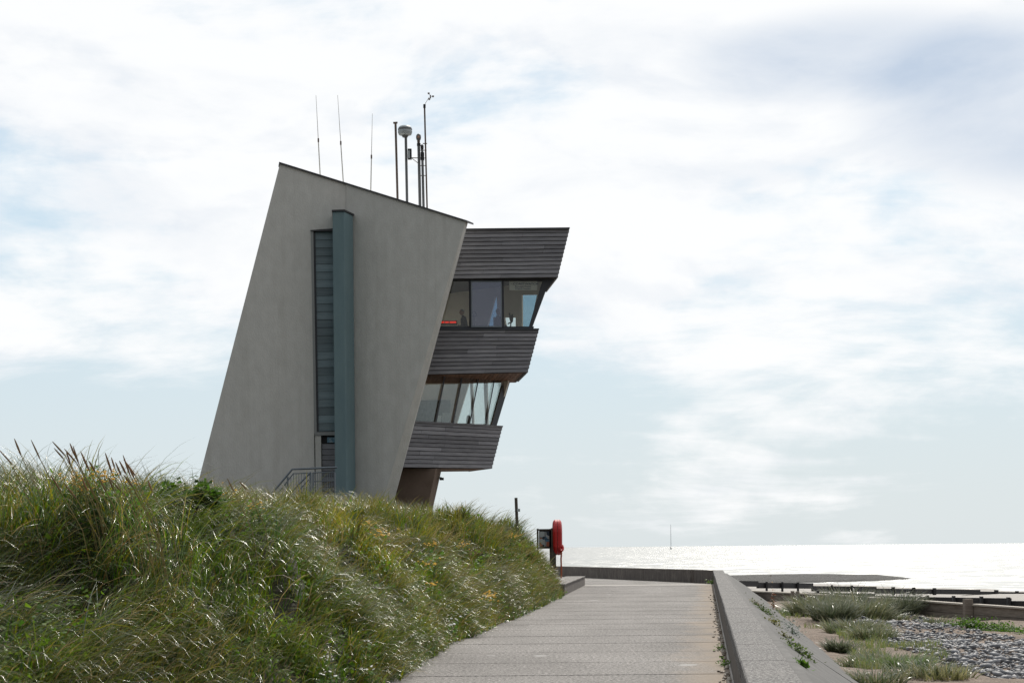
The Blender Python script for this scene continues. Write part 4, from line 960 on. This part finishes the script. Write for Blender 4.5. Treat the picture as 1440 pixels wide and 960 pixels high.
GREEN = np.array([0.075, 0.130, 0.016]); BLUE = np.array([0.058, 0.095, 0.040]); OLIVE = np.array([0.165, 0.155, 0.022]); STRAW = np.array([0.32, 0.25, 0.13]); BROWN = np.array([0.16, 0.085, 0.035])
def palette(x, y, n, straw=0.2, far=None):
    w_ = np.stack([fbm(x * .35, y * .35, 31) ** 3 * 5, fbm(x * .3, y * .3, 41) ** 3 * 5, fbm(x * .25, y * .25, 51) ** 3 * (4 if far is None else 3 + 9 * far), straw * (0.3 + 3.2 * fbm(x * .45, y * .45, 61) ** 2.5), 0.03 + .6 * np.maximum(0, fbm(x * .4, y * .4, 71) - .58)], 1)
    w_ = w_ + rng.random((n, 5)) * np.array([.5, .4, .3, .25, .03]); w_ = w_ / w_.sum(1, keepdims=True)
    pick = (np.cumsum(w_, 1) > rng.random((n, 1))).argmax(1); base = np.stack([GREEN, BLUE, OLIVE, STRAW, BROWN])[pick]
    return base * rng.uniform(.7, 1.35, (n, 1))

def dune_grass():
    out_b = []; 
    # tufts scattered over the visible bank, denser towards the camera
    NT = 11000
    yv = 9.5 + (70 - 9.5) * rng.random(NT) ** 1.35
    sv = -0.05 + rng.random(NT) ** 1.15 * np.interp(yv, [9, 20, 40, 70], [7.5, 8.0, 9.0, 9.5])
    xv = toe(yv) - sv
    gap = fbm(xv * .9, yv * .7, 91)
    keep = (gap > .40) | (rng.random(NT) < .12); yv, sv, xv = yv[keep], sv[keep], xv[keep]
    # leave room for the tower's footprint and things standing in the grass
    nb_ = rng.integers(9, 24, len(xv)); idx = np.repeat(np.arange(len(xv)), nb_); n = len(idx)
    tx, ty = xv[idx], yv[idx]; rr = rng.random(n) ** .6 * rng.uniform(.05, .2, len(xv))[idx]; aa = rng.random(n) * 6.283
    x = tx + rr * np.cos(aa); y = ty + rr * np.sin(aa); s = toe(y) - x
    ok = s > -.12; x, y, s, idx = x[ok], y[ok], s[ok], idx[ok]; n = len(x)
    z = dune_z(x, y) - .03
    top = np.clip((s - 2.4) / 2.0, 0, 1)
    # lean: down the bank on the face, with the wind to the left along the crest
    flow = (fbm(x * .45, y * .45, 101) - .5) * 3.4
    faz = -0.35 + flow; caz = math.pi - 0.2 + flow * .5
    az = np.where(rng.random(n) < top, caz, faz) + rng.normal(0, .26, n) + rng.normal(0, .45, len(xv))[idx]
    ln = rng.uniform(.45, 1.0, n) * rng.uniform(.7, 1.25, len(xv))[idx] * np.interp(s, [0, .5, 2], [.55, .8, 1.0]) * np.interp(y, [10, 30, 60], [1.0, .95, .8])
    th0 = rng.uniform(.05, .5, n) + .15 * (1 - top); th1 = rng.uniform(1.3, 3.0, n) * (1 - .45 * top) * np.interp(y, [24, 52], [1.0, .72])
    wd = rng.uniform(.007, .0125, n) * np.interp(y, [10, 18, 30, 60], [.8, 1.0, 1.35, 1.8])
    col = palette(x, y, n, .20, np.clip((y - 22) / 28, 0, 1)) * (rng.uniform(.55, 1.5, len(xv))[idx] * (.55 + .9 * fbm(x * .5 + 4, y * .5, 171)))[:, None]
    tip = col * .6 + STRAW * .4 * rng.uniform(.3, 1.2, (n, 1))
    o_ = blades('dune_grass', np.stack([x, y, z], 1), az, th0, th1, ln, wd, col, M['blade'], 5, tip)
    tag(o_, 'long wind-bent marram grass covering the whole dune bank', 'grass', kind='stuff')
    return n
ng = dune_grass()
def short_fill():
    n = 75000
    y = 9.5 + 62 * rng.random(n) ** 1.3; s = -0.15 + rng.random(n) * 8.5; x = toe(y) - s; z = dune_z(x, y) - .02
    gap = fbm(x * .9, y * .7, 91); k = (gap > .41) | (rng.random(n) < .25); x, y, z, s = x[k], y[k], z[k], s[k]; n = len(x)
    az = rng.random(n) * 6.283; col = palette(x, y, n, .06, np.clip((y - 25) / 30, 0, 1)) * np.array([.9, 1.05, .8])
    o_ = blades('undergrowth', np.stack([x, y, z], 1), az, rng.uniform(0, .5, n), rng.uniform(.5, 1.6, n), rng.uniform(.15, .42, n), rng.uniform(.009, .017, n) * np.interp(y, [10, 30, 60], [1, 1.5, 2.2]), col, M['leaf'], 3)
    tag(o_, 'short green undergrowth between the tussocks of the dune bank', 'undergrowth', kind='stuff')
short_fill()
def leaves(name, cen, size, col, m, up=0.5):
    """oval folded leaves: six-vertex, four-face"""
    n = len(cen); d = rng.normal(0, 1, (n, 3)); d[:, 2] = np.abs(d[:, 2]) * .5; d /= np.linalg.norm(d, axis=1, keepdims=True)
    s_ = np.cross(d, np.array([0, 0, 1.0])) + rng.normal(0, .25, (n, 3)); s_ /= np.linalg.norm(s_, axis=1, keepdims=True); nn = np.cross(d, s_)
    L_ = size[:, None]; W_ = L_ * .42
    V = np.stack([cen, cen + d * L_ * .45 + s_ * W_ + nn * L_ * .10, cen + d * L_ - nn * L_ * .1, cen + d * L_ * .45 - s_ * W_ + nn * L_ * .10, cen + d * L_ * .5], 1)
    q = np.array([0, 1, 4, 1, 2, 4, 2, 3, 4, 3, 0, 4]); b = (np.arange(n) * 5)[:, None]
    return np_mesh(name, V.reshape(-1, 3), (b + q).ravel(), np.arange(n * 4) * 3, np.full(n * 4, 3), m, np.repeat(col, 5, 0))
def toe_weeds():
    NT = 420; yv = 10 + 44 * rng.random(NT) ** 1.3; sv = np.abs(rng.normal(.45, .5, NT)); k = rng.random(NT) < .35; sv[k] = rng.uniform(.5, 5, k.sum())
    idx = np.repeat(np.arange(NT), 45); n = len(idx); xv = toe(yv) - sv
    x = xv[idx] + rng.normal(0, .13, n); y = yv[idx] + rng.normal(0, .16, n); z = dune_z(x, y) + rng.random(n) ** 1.5 * .42 * np.clip(sv[idx] + .4, .3, 1)
    k = (toe(y) - x) > -.15; x, y, z = x[k], y[k], z[k]; n = len(x)
    g = rng.random((n, 1)); col = (np.array([.06, .13, .025]) * (1 - g) + np.array([.15, .22, .04]) * g) * rng.uniform(.7, 1.2, (n, 1))
    o_ = leaves('bank_weeds', np.stack([x, y, z], 1), rng.uniform(.035, .085, n) * np.interp(y, [10, 50], [.8, 1.6]), col, M['leaf']); tag(o_, 'low broad-leaved green weeds along the foot of the bank', 'weeds', kind='stuff')
toe_weeds()
def fringe():
    n = 26000; y = 9.5 + 47 * rng.random(n) ** 1.25; s = rng.uniform(-.04, .75, n); x = toe(y) - s; z = dune_z(x, y) - .03
    k = (fbm(x * 2.1, y * 1.1, 141) > .33); x, y, z, s = x[k], y[k], z[k], s[k]; n = len(x)
    az = rng.normal(-.35, .7, n); col = palette(x, y, n, .16, np.clip((y - 25) / 30, 0, 1)); tip = col * .6 + STRAW * .4
    o_ = blades('path_edge_grass', np.stack([x, y, z], 1), az, rng.uniform(.05, .6, n), rng.uniform(1.2, 2.7, n), rng.uniform(.22, .55, n) * np.interp(s, [0, .4], [.6, 1.0]), rng.uniform(.007, .012, n) * np.interp(y, [10, 30, 60], [1, 1.35, 1.9]), col, M['blade'], 4, tip)
    tag(o_, 'grass hanging over the left edge of the path', 'grass', kind='stuff')
fringe()
# seed heads standing along the crest
def seed_heads():
    pts = [(18, 652), (30, 640), (58, 645), (88, 645), (92, 640), (102, 640), (105, 650), (108, 652), (100, 652), (128, 662), (134, 662), (158, 664), (164, 658), (168, 668), (176, 666), (182, 668), (186, 672), (192, 668), (150, 690), (158, 688), (172, 695), (85, 690), (106, 700), (330, 690), (348, 688), (120, 690), (190, 685), (215, 690)]
    mb = MB(); cols = []
    for px, py in pts:
        px += random.uniform(-3, 3)
        # find the bank point whose crest carries this head
        best = None
        for D in np.arange(13, 40, .25):
            q_ = P(px, py, D); g_ = float(dune_z(np.array(q_.x), np.array(q_.y)))
            if .45 < q_.z - g_ < 1.0: best = (q_, g_, D); break
        if best is None: continue
        q_, g_, D = best; hl = random.uniform(.10, .19); lean = Vector((-random.uniform(.3, .9), random.uniform(-.2, .2), 1)).normalized()
        tip = q_ + lean * hl; root = Vector((q_.x + .30, q_.y, g_ - .05))
        i0 = len(mb.v); mb.tube([root, root.lerp(q_, .55) + Vector((.05, 0, .06)), q_], .0035, 4); cols += [(0.30, .24, .11)] * (len(mb.v) - i0)
        i0 = len(mb.v); r_ = random.uniform(.006, .009); mb.tube([q_, q_.lerp(tip, .15), q_.lerp(tip, .5), q_.lerp(tip, .85), tip], [.004, r_, r_ * 1.1, r_ * .7, .002], 6); cols += [(random.uniform(.22, .28), .16, .09)] * (len(mb.v) - i0)
    o_ = mb.build('seed_heads', M['seed']); a_ = o_.data.color_attributes.new('Col', 'FLOAT_COLOR', 'POINT')
    for k, c_ in enumerate(cols): a_.data[k].color = (*c_, 1)
    tag(o_, 'brown cat-tail seed heads of marram grass along the crest of the bank', 'seed heads', kind='stuff')
seed_heads()

# ------------------------------------------------------------------ flowers and shrub on the bank
def bank_point(px, py, lift=.45):
    for D in np.arange(11, 62, .1):
        q_ = P(px, py, D); g_ = float(dune_z(np.array(q_.x), np.array(q_.y)))
        if q_.z - g_ < lift: return q_, g_
    q_ = P(px, py, 50); return q_, float(dune_z(np.array(q_.x), np.array(q_.y)))
def flower_plant(name, px, py, spread, heads, m, label, cat, group, hr=.022, lift=.55):
    q_, g_ = bank_point(px, py, lift); base = Vector((q_.x, q_.y, g_)); t = thing(name, base, label, cat, group)
    for k in range(4):
        tp = q_ + Vector((random.uniform(-1, 1) * spread * .6, random.uniform(-.1, .1), random.uniform(-.08, 0))); MB().tube([base + Vector((random.uniform(-.04, .04), 0, -.03)), base.lerp(tp, .5) + Vector((0, 0, .03)), tp], [.006, .005, .003], 5).build('stem', M['stem'], t)
    mb = MB()
    for k in range(heads):
        c = q_ + Vector((random.gauss(0, spread * .5), random.gauss(0, spread * .4), random.gauss(0, spread * .22) + .02)); n_ = 7; r_ = hr * random.uniform(.7, 1.3); tl = Vector((random.uniform(-.5, .5), random.uniform(-.7, .2), 1)).normalized(); a_ = tl.orthogonal().normalized(); b_ = tl.cross(a_)
        i0 = len(mb.v); mb.v.append(c + tl * r_ * .35)
        for j in range(n_): 
            an = 2 * math.pi * j / n_; mb.v.append(c + (a_ * math.cos(an) + b_ * math.sin(an)) * r_)
        mb.v.append(c - tl * r_ * .35)
        for j in range(n_): mb.f.append([i0, i0 + 1 + j, i0 + 1 + (j + 1) % n_]); mb.f.append([i0 + n_ + 1, i0 + 1 + (j + 1) % n_, i0 + 1 + j])
    mb.build('flower_heads', m, t, kind='stuff')
    cen = np.array([tuple(base.lerp(q_, random.uniform(.2, .95)) + Vector((random.gauss(0, spread * .5), random.gauss(0, .06), 0))) for _ in range(36)])
    g = rng.random((36, 1)); lf = leaves('leaf_cluster', cen - np.array(tuple(base)), rng.uniform(.04, .09, 36), np.array([.07, .13, .03]) * (.7 + g), M['leaf']); lf.parent = t; lf['kind'] = 'stuff'; ORG[lf.name] = base
rag = [(104, 675, .17, 46, 'yellow ragwort, leftmost on the bank below tall seed heads'), (150, 672, .16, 40, 'yellow ragwort on the crest right of the leftmost one'), (122, 690, .10, 18, 'small yellow ragwort just below the two crest clumps'), (188, 680, .07, 10, 'few yellow ragwort heads left of the dark shrub'),
       (302, 694, .20, 44, 'bright yellow ragwort on the crest in front of the tower wall'), (362, 711, .14, 16, 'sparse yellow ragwort below the stair railing'), (534, 750, .22, 34, 'yellow ragwort high on the bank under the tower base'), (605, 766, .15, 16, 'small yellow ragwort mid bank below the timber plinth'), (648, 766, .22, 26, 'orange-yellow ragwort right of mid bank'), (607, 792, .16, 20, 'yellow ragwort halfway up the bank'), (686, 839, .22, 40, 'bright yellow ragwort low on the bank near the path'), (607, 823, .09, 10, 'tiny yellow ragwort low on the bank'), (720, 754, .2, 24, 'yellow ragwort in the grass beside the timber post'), (516, 737, .16, 14, 'pale yellow ragwort just under the bank crest')]
for x, y, sp, hd, lb in rag: flower_plant('ragwort', x, y, sp, hd, M['yellow'], lb, 'flower', 'ragwort plants on the bank', .013 if x < 400 else .021)
wf = [(512, 903, 'white bindweed flowers on the lower bank'), (518, 942, 'white bindweed flowers nearest the path corner'), (457, 928, 'white bindweed flowers left of the path corner'), (640, 872, 'white flowers at the bank foot halfway along'), (455, 952, 'white flowers at the bottom edge of the bank'), (136, 697, 'tiny white flowers below the leftmost ragwort'), (634, 880, 'low white flowers touching the path edge')]
for x, y, lb in wf: flower_plant('bindweed', x, y, .10, 6, M['petal'], lb, 'flower', 'white flowers on the bank', .016 if x < 520 else .022, .3)
def shrub():
    q_, g_ = bank_point(250, 690, .5); D = q_.y; base = Vector((q_.x, q_.y + .6, float(dune_z(np.array(q_.x), np.array(q_.y + .6)))))
    t = thing('leafy_shrub', base, 'dark green broad-leaved shrub on the crest left of the tower', 'shrub')
    n = 900; cx = np.array([-.20, -.04, .14, .26, -.30]); cz_ = np.array([.30, .22, .28, .24, .16]) + .10; pick = rng.integers(0, 5, n)
    cen = np.stack([cx[pick] + rng.normal(0, .06, n), rng.normal(0, .15, n), cz_[pick] + rng.normal(0, .06, n)], 1)
    g = rng.random((n, 1)); lf = leaves('foliage', cen, rng.uniform(.05, .10, n), np.array([.05, .095, .02]) * (.6 + .9 * g), M['leaf']); lf.parent = t; lf['kind'] = 'stuff'; ORG[lf.name] = base
    for k in range(5): MB().tube([base, base + Vector((cx[k] * .6, 0, cz_[k] * .6)), base + Vector((cx[k], 0, cz_[k]))], [.018, .012, .006], 6).build('branch', M['post'], t)
shrub()

# ------------------------------------------------------------------ beach plants
def clump(px, py, h, w_, nbl, label, cols, name='lyme_grass', droop=(.4, 1.7), base_z=None, cat='grass clump', wd=(.014, .03), silver=.45):
    z0 = -0.8
    for _ in range(4): q_ = G(px, py, z0); z0 = zb(q_.x, q_.y)
    if base_z is not None: q_ = G(px, py, base_z); z0 = base_z
    base = Vector((q_.x, q_.y, z0)); t = thing(name, base, label, cat, 'plants on the beach')
    rr = rng.random(nbl) ** .6 * w_ * .5; aa = rng.random(nbl) * 6.283; b = np.stack([rr * np.cos(aa), rr * np.sin(aa) * .8, np.zeros(nbl)], 1)
    if base_z is None: b[:, 2] = beach_z(b[:, 0] + base.x, b[:, 1] + base.y) - base.z - .02
    c = np.array(cols)[rng.integers(0, len(cols), nbl)] * rng.uniform(.7, 1.3, (nbl, 1)); tip = c * (1 - silver) + np.array([.45, .45, .36]) * silver
    az = aa + rng.normal(0, .8, nbl); lf = blades('leaf_tuft', b, az, rng.uniform(.05, .95, nbl), rng.uniform(*droop, nbl) + .3, h * .9 * rng.uniform(.55, 1.2, nbl), rng.uniform(*wd, nbl), c, M['blade_flat'], 4, tip, .6)
    lf.parent = t; lf['kind'] = 'stuff'; ORG[lf.name] = base; return t
LG = [(.06, .095, .028), (.075, .105, .04), (.13, .14, .05), (.22, .21, .11)]; DKG = [(.035, .06, .02), (.05, .07, .03), (.11, .12, .06)]; FG = [(.08, .16, .03), (.12, .2, .04), (.07, .12, .03)]
for a_ in [(1148, 864, 1.0, 1.5, 1000, 'broad silvery grass clump at the left of the beach clumps', LG), (1186, 866, 1.15, 1.2, 900, 'tall silvery grass clump in the middle of the beach row', DKG), (1172, 873, .85, 1.1, 700, 'dark low grass clump in front of the tall middle one', DKG),
           (1220, 868, 1.0, 1.3, 1000, 'silvery grass clump at the right end of the main beach row', LG), (1266, 865.5, 1.15, .8, 700, 'isolated tall dark tussock against the near groyne', DKG), (1200, 889, .55, 1.4, 600, 'low pale grass clump between the main row and the cobbles', LG), (1228, 900, .5, 1.0, 450, 'low grass clump at the edge of the cobbles', LG),
           (1181, 911, .40, .5, 420, 'round dark green tussock alone on the sand', DKG), (1318, 872, .42, .9, 200, 'small grass clump behind the cobbles', LG), (1262, 868, .32, 1.2, 200, 'sparse grass under the isolated tall tussock', LG),
           (1236, 930, .45, 1.0, 520, 'grass clump at the lower right beside the sand', LG), (1262, 945, .42, 1.2, 650, 'broad green grass clump at the lower edge', FG), (1232, 955, .40, .9, 300, 'grass clump at the bottom edge left of the broad one', LG), (1300, 948, .36, 1.3, 320, 'pale thin grass clump below the cobbles', LG), (1330, 952, .30, 1.0, 220, 'sparse dry grass clump at the bottom edge under the cobbles', [(.25, .23, .11), (.18, .19, .07)]),
           (1118, 866, .40, 1.4, 520, 'low bright green grass at the left end of the beach row', FG), (1196, 940, .30, .7, 140, 'little thin grass clump near the apron foot', LG), (1290, 926, .26, .5, 110, 'tiny reddish-green tuft among the lower clumps', [(.16, .10, .04), (.12, .13, .05)])]:
    clump(*a_)
def ground_cover():
    n0 = 26000; px = rng.uniform(1095, 1345, n0); py = rng.uniform(856, 962, n0)
    inside = (((px - 1165) / 75) ** 2 + ((py - 877) / 15) ** 2 < 1) | (((px - 1262) / 70) ** 2 + ((py - 942) / 24) ** 2 < 1) | (((px - 1215) / 40) ** 2 + ((py - 900) / 22) ** 2 < 1)
    px, py = px[inside], py[inside]; D = 2400 * 2.35 / (py - 766); x = (px - 720) / 2400 * D; y = D; k = fbm(x * 1.3, y * .8, 77) > .47; x, y = x[k], y[k]; n = len(x)
    z = beach_z(x, y) - .01; g = rng.random((n, 1)); col = np.array([.09, .15, .035]) * (1 - g) + np.array([.24, .23, .10]) * g
    o_ = blades('beach_grass', np.stack([x, y, z], 1), rng.random(n) * 6.283, rng.uniform(.1, .6, n), rng.uniform(.7, 1.8, n), rng.uniform(.10, .28, n), rng.uniform(.010, .018, n), col, M['blade'], 3); tag(o_, 'thin short grass spreading over the sand between the clumps', 'grass', kind='stuff')
ground_cover()
def leafy(name, px, py, w_, h, n, base_z, label, cols, size=(.03, .06), cat='plant', deep=.5):
    q_ = G(px, py, base_z); base = Vector((q_.x, q_.y, base_z)); t = thing(name, base, label, cat, 'plants on the sea wall slope' if base_z > -.79 else 'plants on the beach')
    sl = -0.66 if base_z > -.75 else 0.0
    c = np.stack([rng.normal(0, w_ * .4, n), rng.normal(0, w_ * deep, n), np.abs(rng.normal(0, h * .5, n))], 1); c[:, 2] += c[:, 0] * sl - c[:, 1] * sl * WALL_S
    cc = np.array(cols)[rng.integers(0, len(cols), n)] * rng.uniform(.6, 1.3, (n, 1)); lf = leaves('foliage', c, rng.uniform(*size, n), cc, M['leaf']); lf.parent = t; lf['kind'] = 'stuff'; ORG[lf.name] = base
    MB().tube([base + Vector((0, 0, -.05)), base + Vector((0, 0, h * .5))], .012, 6).build('stem', M['stem'], t)
    return t
def slope_z(px, py):           # height of the apron under a pixel
    z = -.2
    for _ in range(30):
        q_ = G(px, py, z); o_ = q_.x - wall_x(q_.y); z = .33 - (o_ - .62) * (1.33 / 1.98); z = max(min(z, .33), -1.0)
    return z
SG = [(.05, .085, .018), (.075, .11, .022), (.035, .06, .015)]
for px, py, w_, h, n, lb, cols in ((1077, 862, .34, .12, 240, 'long green mat of weeds high on the concrete slope', SG), (1063, 850, .16, .08, 80, 'small brown weed at the far end of the concrete slope', [(.16, .12, .06), (.1, .1, .05)]), (1089, 878, .16, .10, 90, 'small yellowish weed below the long green mat', [(.17, .16, .05), (.1, .11, .04)]),
                                   (1114, 891, .22, .24, 150, 'blue-grey leafy sea kale on the concrete slope', [(.16, .19, .17), (.10, .13, .11)]), (1124, 918, .22, .10, 220, 'green moss-like mat on the lower concrete slope', SG), (1130, 937, .09, .07, 70, 'smallest green tuft at the bottom of the concrete slope', FG), (1104, 896, .12, .05, 50, 'thin flat weed left of the sea kale', [(.13, .13, .05)])):
    leafy('slope_weed', px, py, w_, h, n, slope_z(px, py), lb, cols, deep=.75 if 'mat' in lb else .4)
t = leafy('dock_plant', 1087, 856, .10, .5, 90, slope_z(1087, 856), 'reddish-brown seeding dock plant at the far end of the concrete slope', [(.24, .09, .05), (.30, .22, .14), (.16, .07, .04)], (.04, .08))
for px, py, w_ in ((1362, 882, .5), (1392, 887, .7), (1425, 893, .8)):
    leafy('sandwort_mat', px, py, w_ * 1.25, .2, 1100, zb(*G(px, py, -.85).xy), {1362: 'left end of the bright green mat behind the cobbles', 1392: 'middle of the bright green mat behind the cobbles', 1425: 'right end of the bright green mat behind the cobbles'}[px], [(.07, .14, .025), (.10, .17, .03), (.05, .10, .02)], (.05, .09), deep=.30)

# ------------------------------------------------------------------ cobbles
def ico(sub=1):
    bm = bmesh.new(); bmesh.ops.create_icosphere(bm, subdivisions=sub, radius=1); v_ = np.array([tuple(q.co) for q in bm.verts]); f_ = np.array([[q.index for q in fc.verts] for fc in bm.faces]); bm.free(); return v_, f_
IV, IF = ico(1)
def cobble_field():
    poly = [(1205, 873), (1240, 866), (1300, 868), (1345, 880), (1440, 899), (1475, 905), (1475, 990), (1345, 975), (1290, 925), (1240, 905), (1215, 890)]
    def ins(px, py):
        c = np.zeros(len(px), bool); m = len(poly)
        for i in range(m):
            x0, y0 = poly[i]; x1, y1 = poly[(i + 1) % m]; cond = ((y0 > py) != (y1 > py)) & (px < (x1 - x0) * (py - y0) / (y1 - y0 + 1e-9) + x0); c ^= cond
        return c
    n0 = 150000; x = rng.uniform(8, 24, n0); y = rng.uniform(24, 60, n0); z = beach_z(x, y); px = 720 + x / y * 2400; py = 769.7 - 2.8 * (px - 720) / 300 - (z - EYE) / y * 2400
    jit = (fbm(x * .8, y * .8, 200) - .5) * 26; k = ins(px + jit, py + jit * .4); x, y, z = x[k], y[k], z[k]
    dens = fbm(x * .6, y * .6, 210); k = rng.random(len(x)) < np.clip((dens - .25) * 2.4, .15, 1); x, y, z = x[k], y[k], z[k]
    x, y, z = x[:20000], y[:20000], z[:20000]; n = len(x)
    r = np.clip(rng.lognormal(-3.3, .5, n), .018, .13)
    big = np.argsort(-r / y * 1.0)[:260]; small = np.setdiff1d(np.arange(n), big)
    meshes = []
    for j in range(7):
        V = IV * np.array([1, random.uniform(.6, .9), random.uniform(.38, .6)]) * (1 + rng.normal(0, .10, (len(IV), 1))); me = bpy.data.meshes.new('cobble'); me.from_pydata(V.tolist(), [], IF.tolist()); me.polygons.foreach_set('use_smooth', [True] * len(me.polygons)); me.materials.append(M['cobble']); meshes.append(me)
    for i in big:
        o_ = bpy.data.objects.new('cobble', random.choice(meshes)); C.objects.link(o_); o_.parent = beach; s_ = float(r[i]) * 1.1
        o_.location = (float(x[i]), float(y[i]), float(z[i]) + s_ * .25); o_.scale = (s_, s_, s_); o_.rotation_euler = (random.uniform(-.3, .3), random.uniform(-.3, .3), random.uniform(0, 6.28))
    n = len(small); V = IV[None] * (1 + rng.normal(0, .13, (n, len(IV), 1))); V = V * np.stack([np.ones(n), rng.uniform(.6, .95, n), rng.uniform(.4, .65, n)], 1)[:, None]
    a_ = rng.random(n) * 6.283; ca, sa = np.cos(a_)[:, None], np.sin(a_)[:, None]; Vx = V[..., 0] * ca - V[..., 1] * sa; Vy = V[..., 0] * sa + V[..., 1] * ca; tl = rng.normal(0, .25, n)[:, None]; Vz = V[..., 2] + Vx * tl
    rs = r[small][:, None]; co = np.stack([Vx * rs + x[small][:, None], Vy * rs + y[small][:, None], Vz * rs + (z[small] + r[small] * .22)[:, None]], 2)
    g = rng.random((n, 1)); col = (np.array([.055, .06, .072]) * (1 - g) + np.array([.22, .22, .23]) * g); wm = rng.random(n) < .18; col[wm] = np.array([.20, .155, .125]) * rng.uniform(.6, 1.3, (wm.sum(), 1))
    nf = len(IF); loops = (IF.ravel()[None] + (np.arange(n) * len(IV))[:, None]).ravel()
    o_ = np_mesh('cobbles', co.reshape(-1, 3), loops, np.arange(n * nf) * 3, np.full(n * nf, 3), M['cobble_s'], np.repeat(col, len(IV), 0), smooth=True); tag(o_, 'grey and blue-grey cobbles scattered over the sand', 'cobbles', kind='stuff')
cobble_field()
# shells, stones and weeds lying along the foot of the sea wall
def wall_foot():
    n = 420; y = 12 + 40 * rng.random(n) ** 1.6; d = np.abs(rng.normal(0, .05, n)) + .02; x = WALL_A + WALL_S * (y - 18.6) - d; r = rng.uniform(.008, .032, n)
    V = IV[None] * (1 + rng.normal(0, .15, (n, len(IV), 1))) * np.array([1, .8, .5]); co = V * r[:, None, None] + np.stack([x, y, r * .4 + .004], 1)[:, None]
    g = rng.random((n, 1)); col = np.array([.16, .12, .09]) * (1 - g) + np.array([.62, .57, .5]) * g; nf = len(IF); loops = (IF.ravel()[None] + (np.arange(n) * len(IV))[:, None]).ravel()
    o_ = np_mesh('wall_foot_debris', co.reshape(-1, 3), loops, np.arange(n * nf) * 3, np.full(n * nf, 3), M['cobble_s'], np.repeat(col, len(IV), 0)); tag(o_, 'shells and small stones lying along the foot of the sea wall', 'debris', kind='stuff')
    for yy_, lb in ((21.3, 'green weed growing at the foot of the sea wall, nearer the camera'), (24.6, 'small green weed at the foot of the sea wall, second from the camera'), (67.2, 'tuft of grass in the far corner where the sea wall meets the end wall')):
        base = Vector((wall_x(yy_) - .07, yy_, .0)); t = thing('wall_weed', base, lb, 'weed', 'weeds at the foot of the sea wall'); nn = 70
        c = np.stack([rng.normal(0, .04, nn), rng.normal(0, .10, nn), np.abs(rng.normal(0, .04, nn))], 1) * (2.2 if yy_ > 60 else 1); lf = leaves('foliage', c, rng.uniform(.025, .05, nn) * (2 if yy_ > 60 else 1), np.array([[.08, .13, .03]]) * rng.uniform(.6, 1.5, (nn, 1)), M['leaf']); lf.parent = t; lf['kind'] = 'stuff'; ORG[lf.name] = base
wall_foot()
print('grass blades', ng)
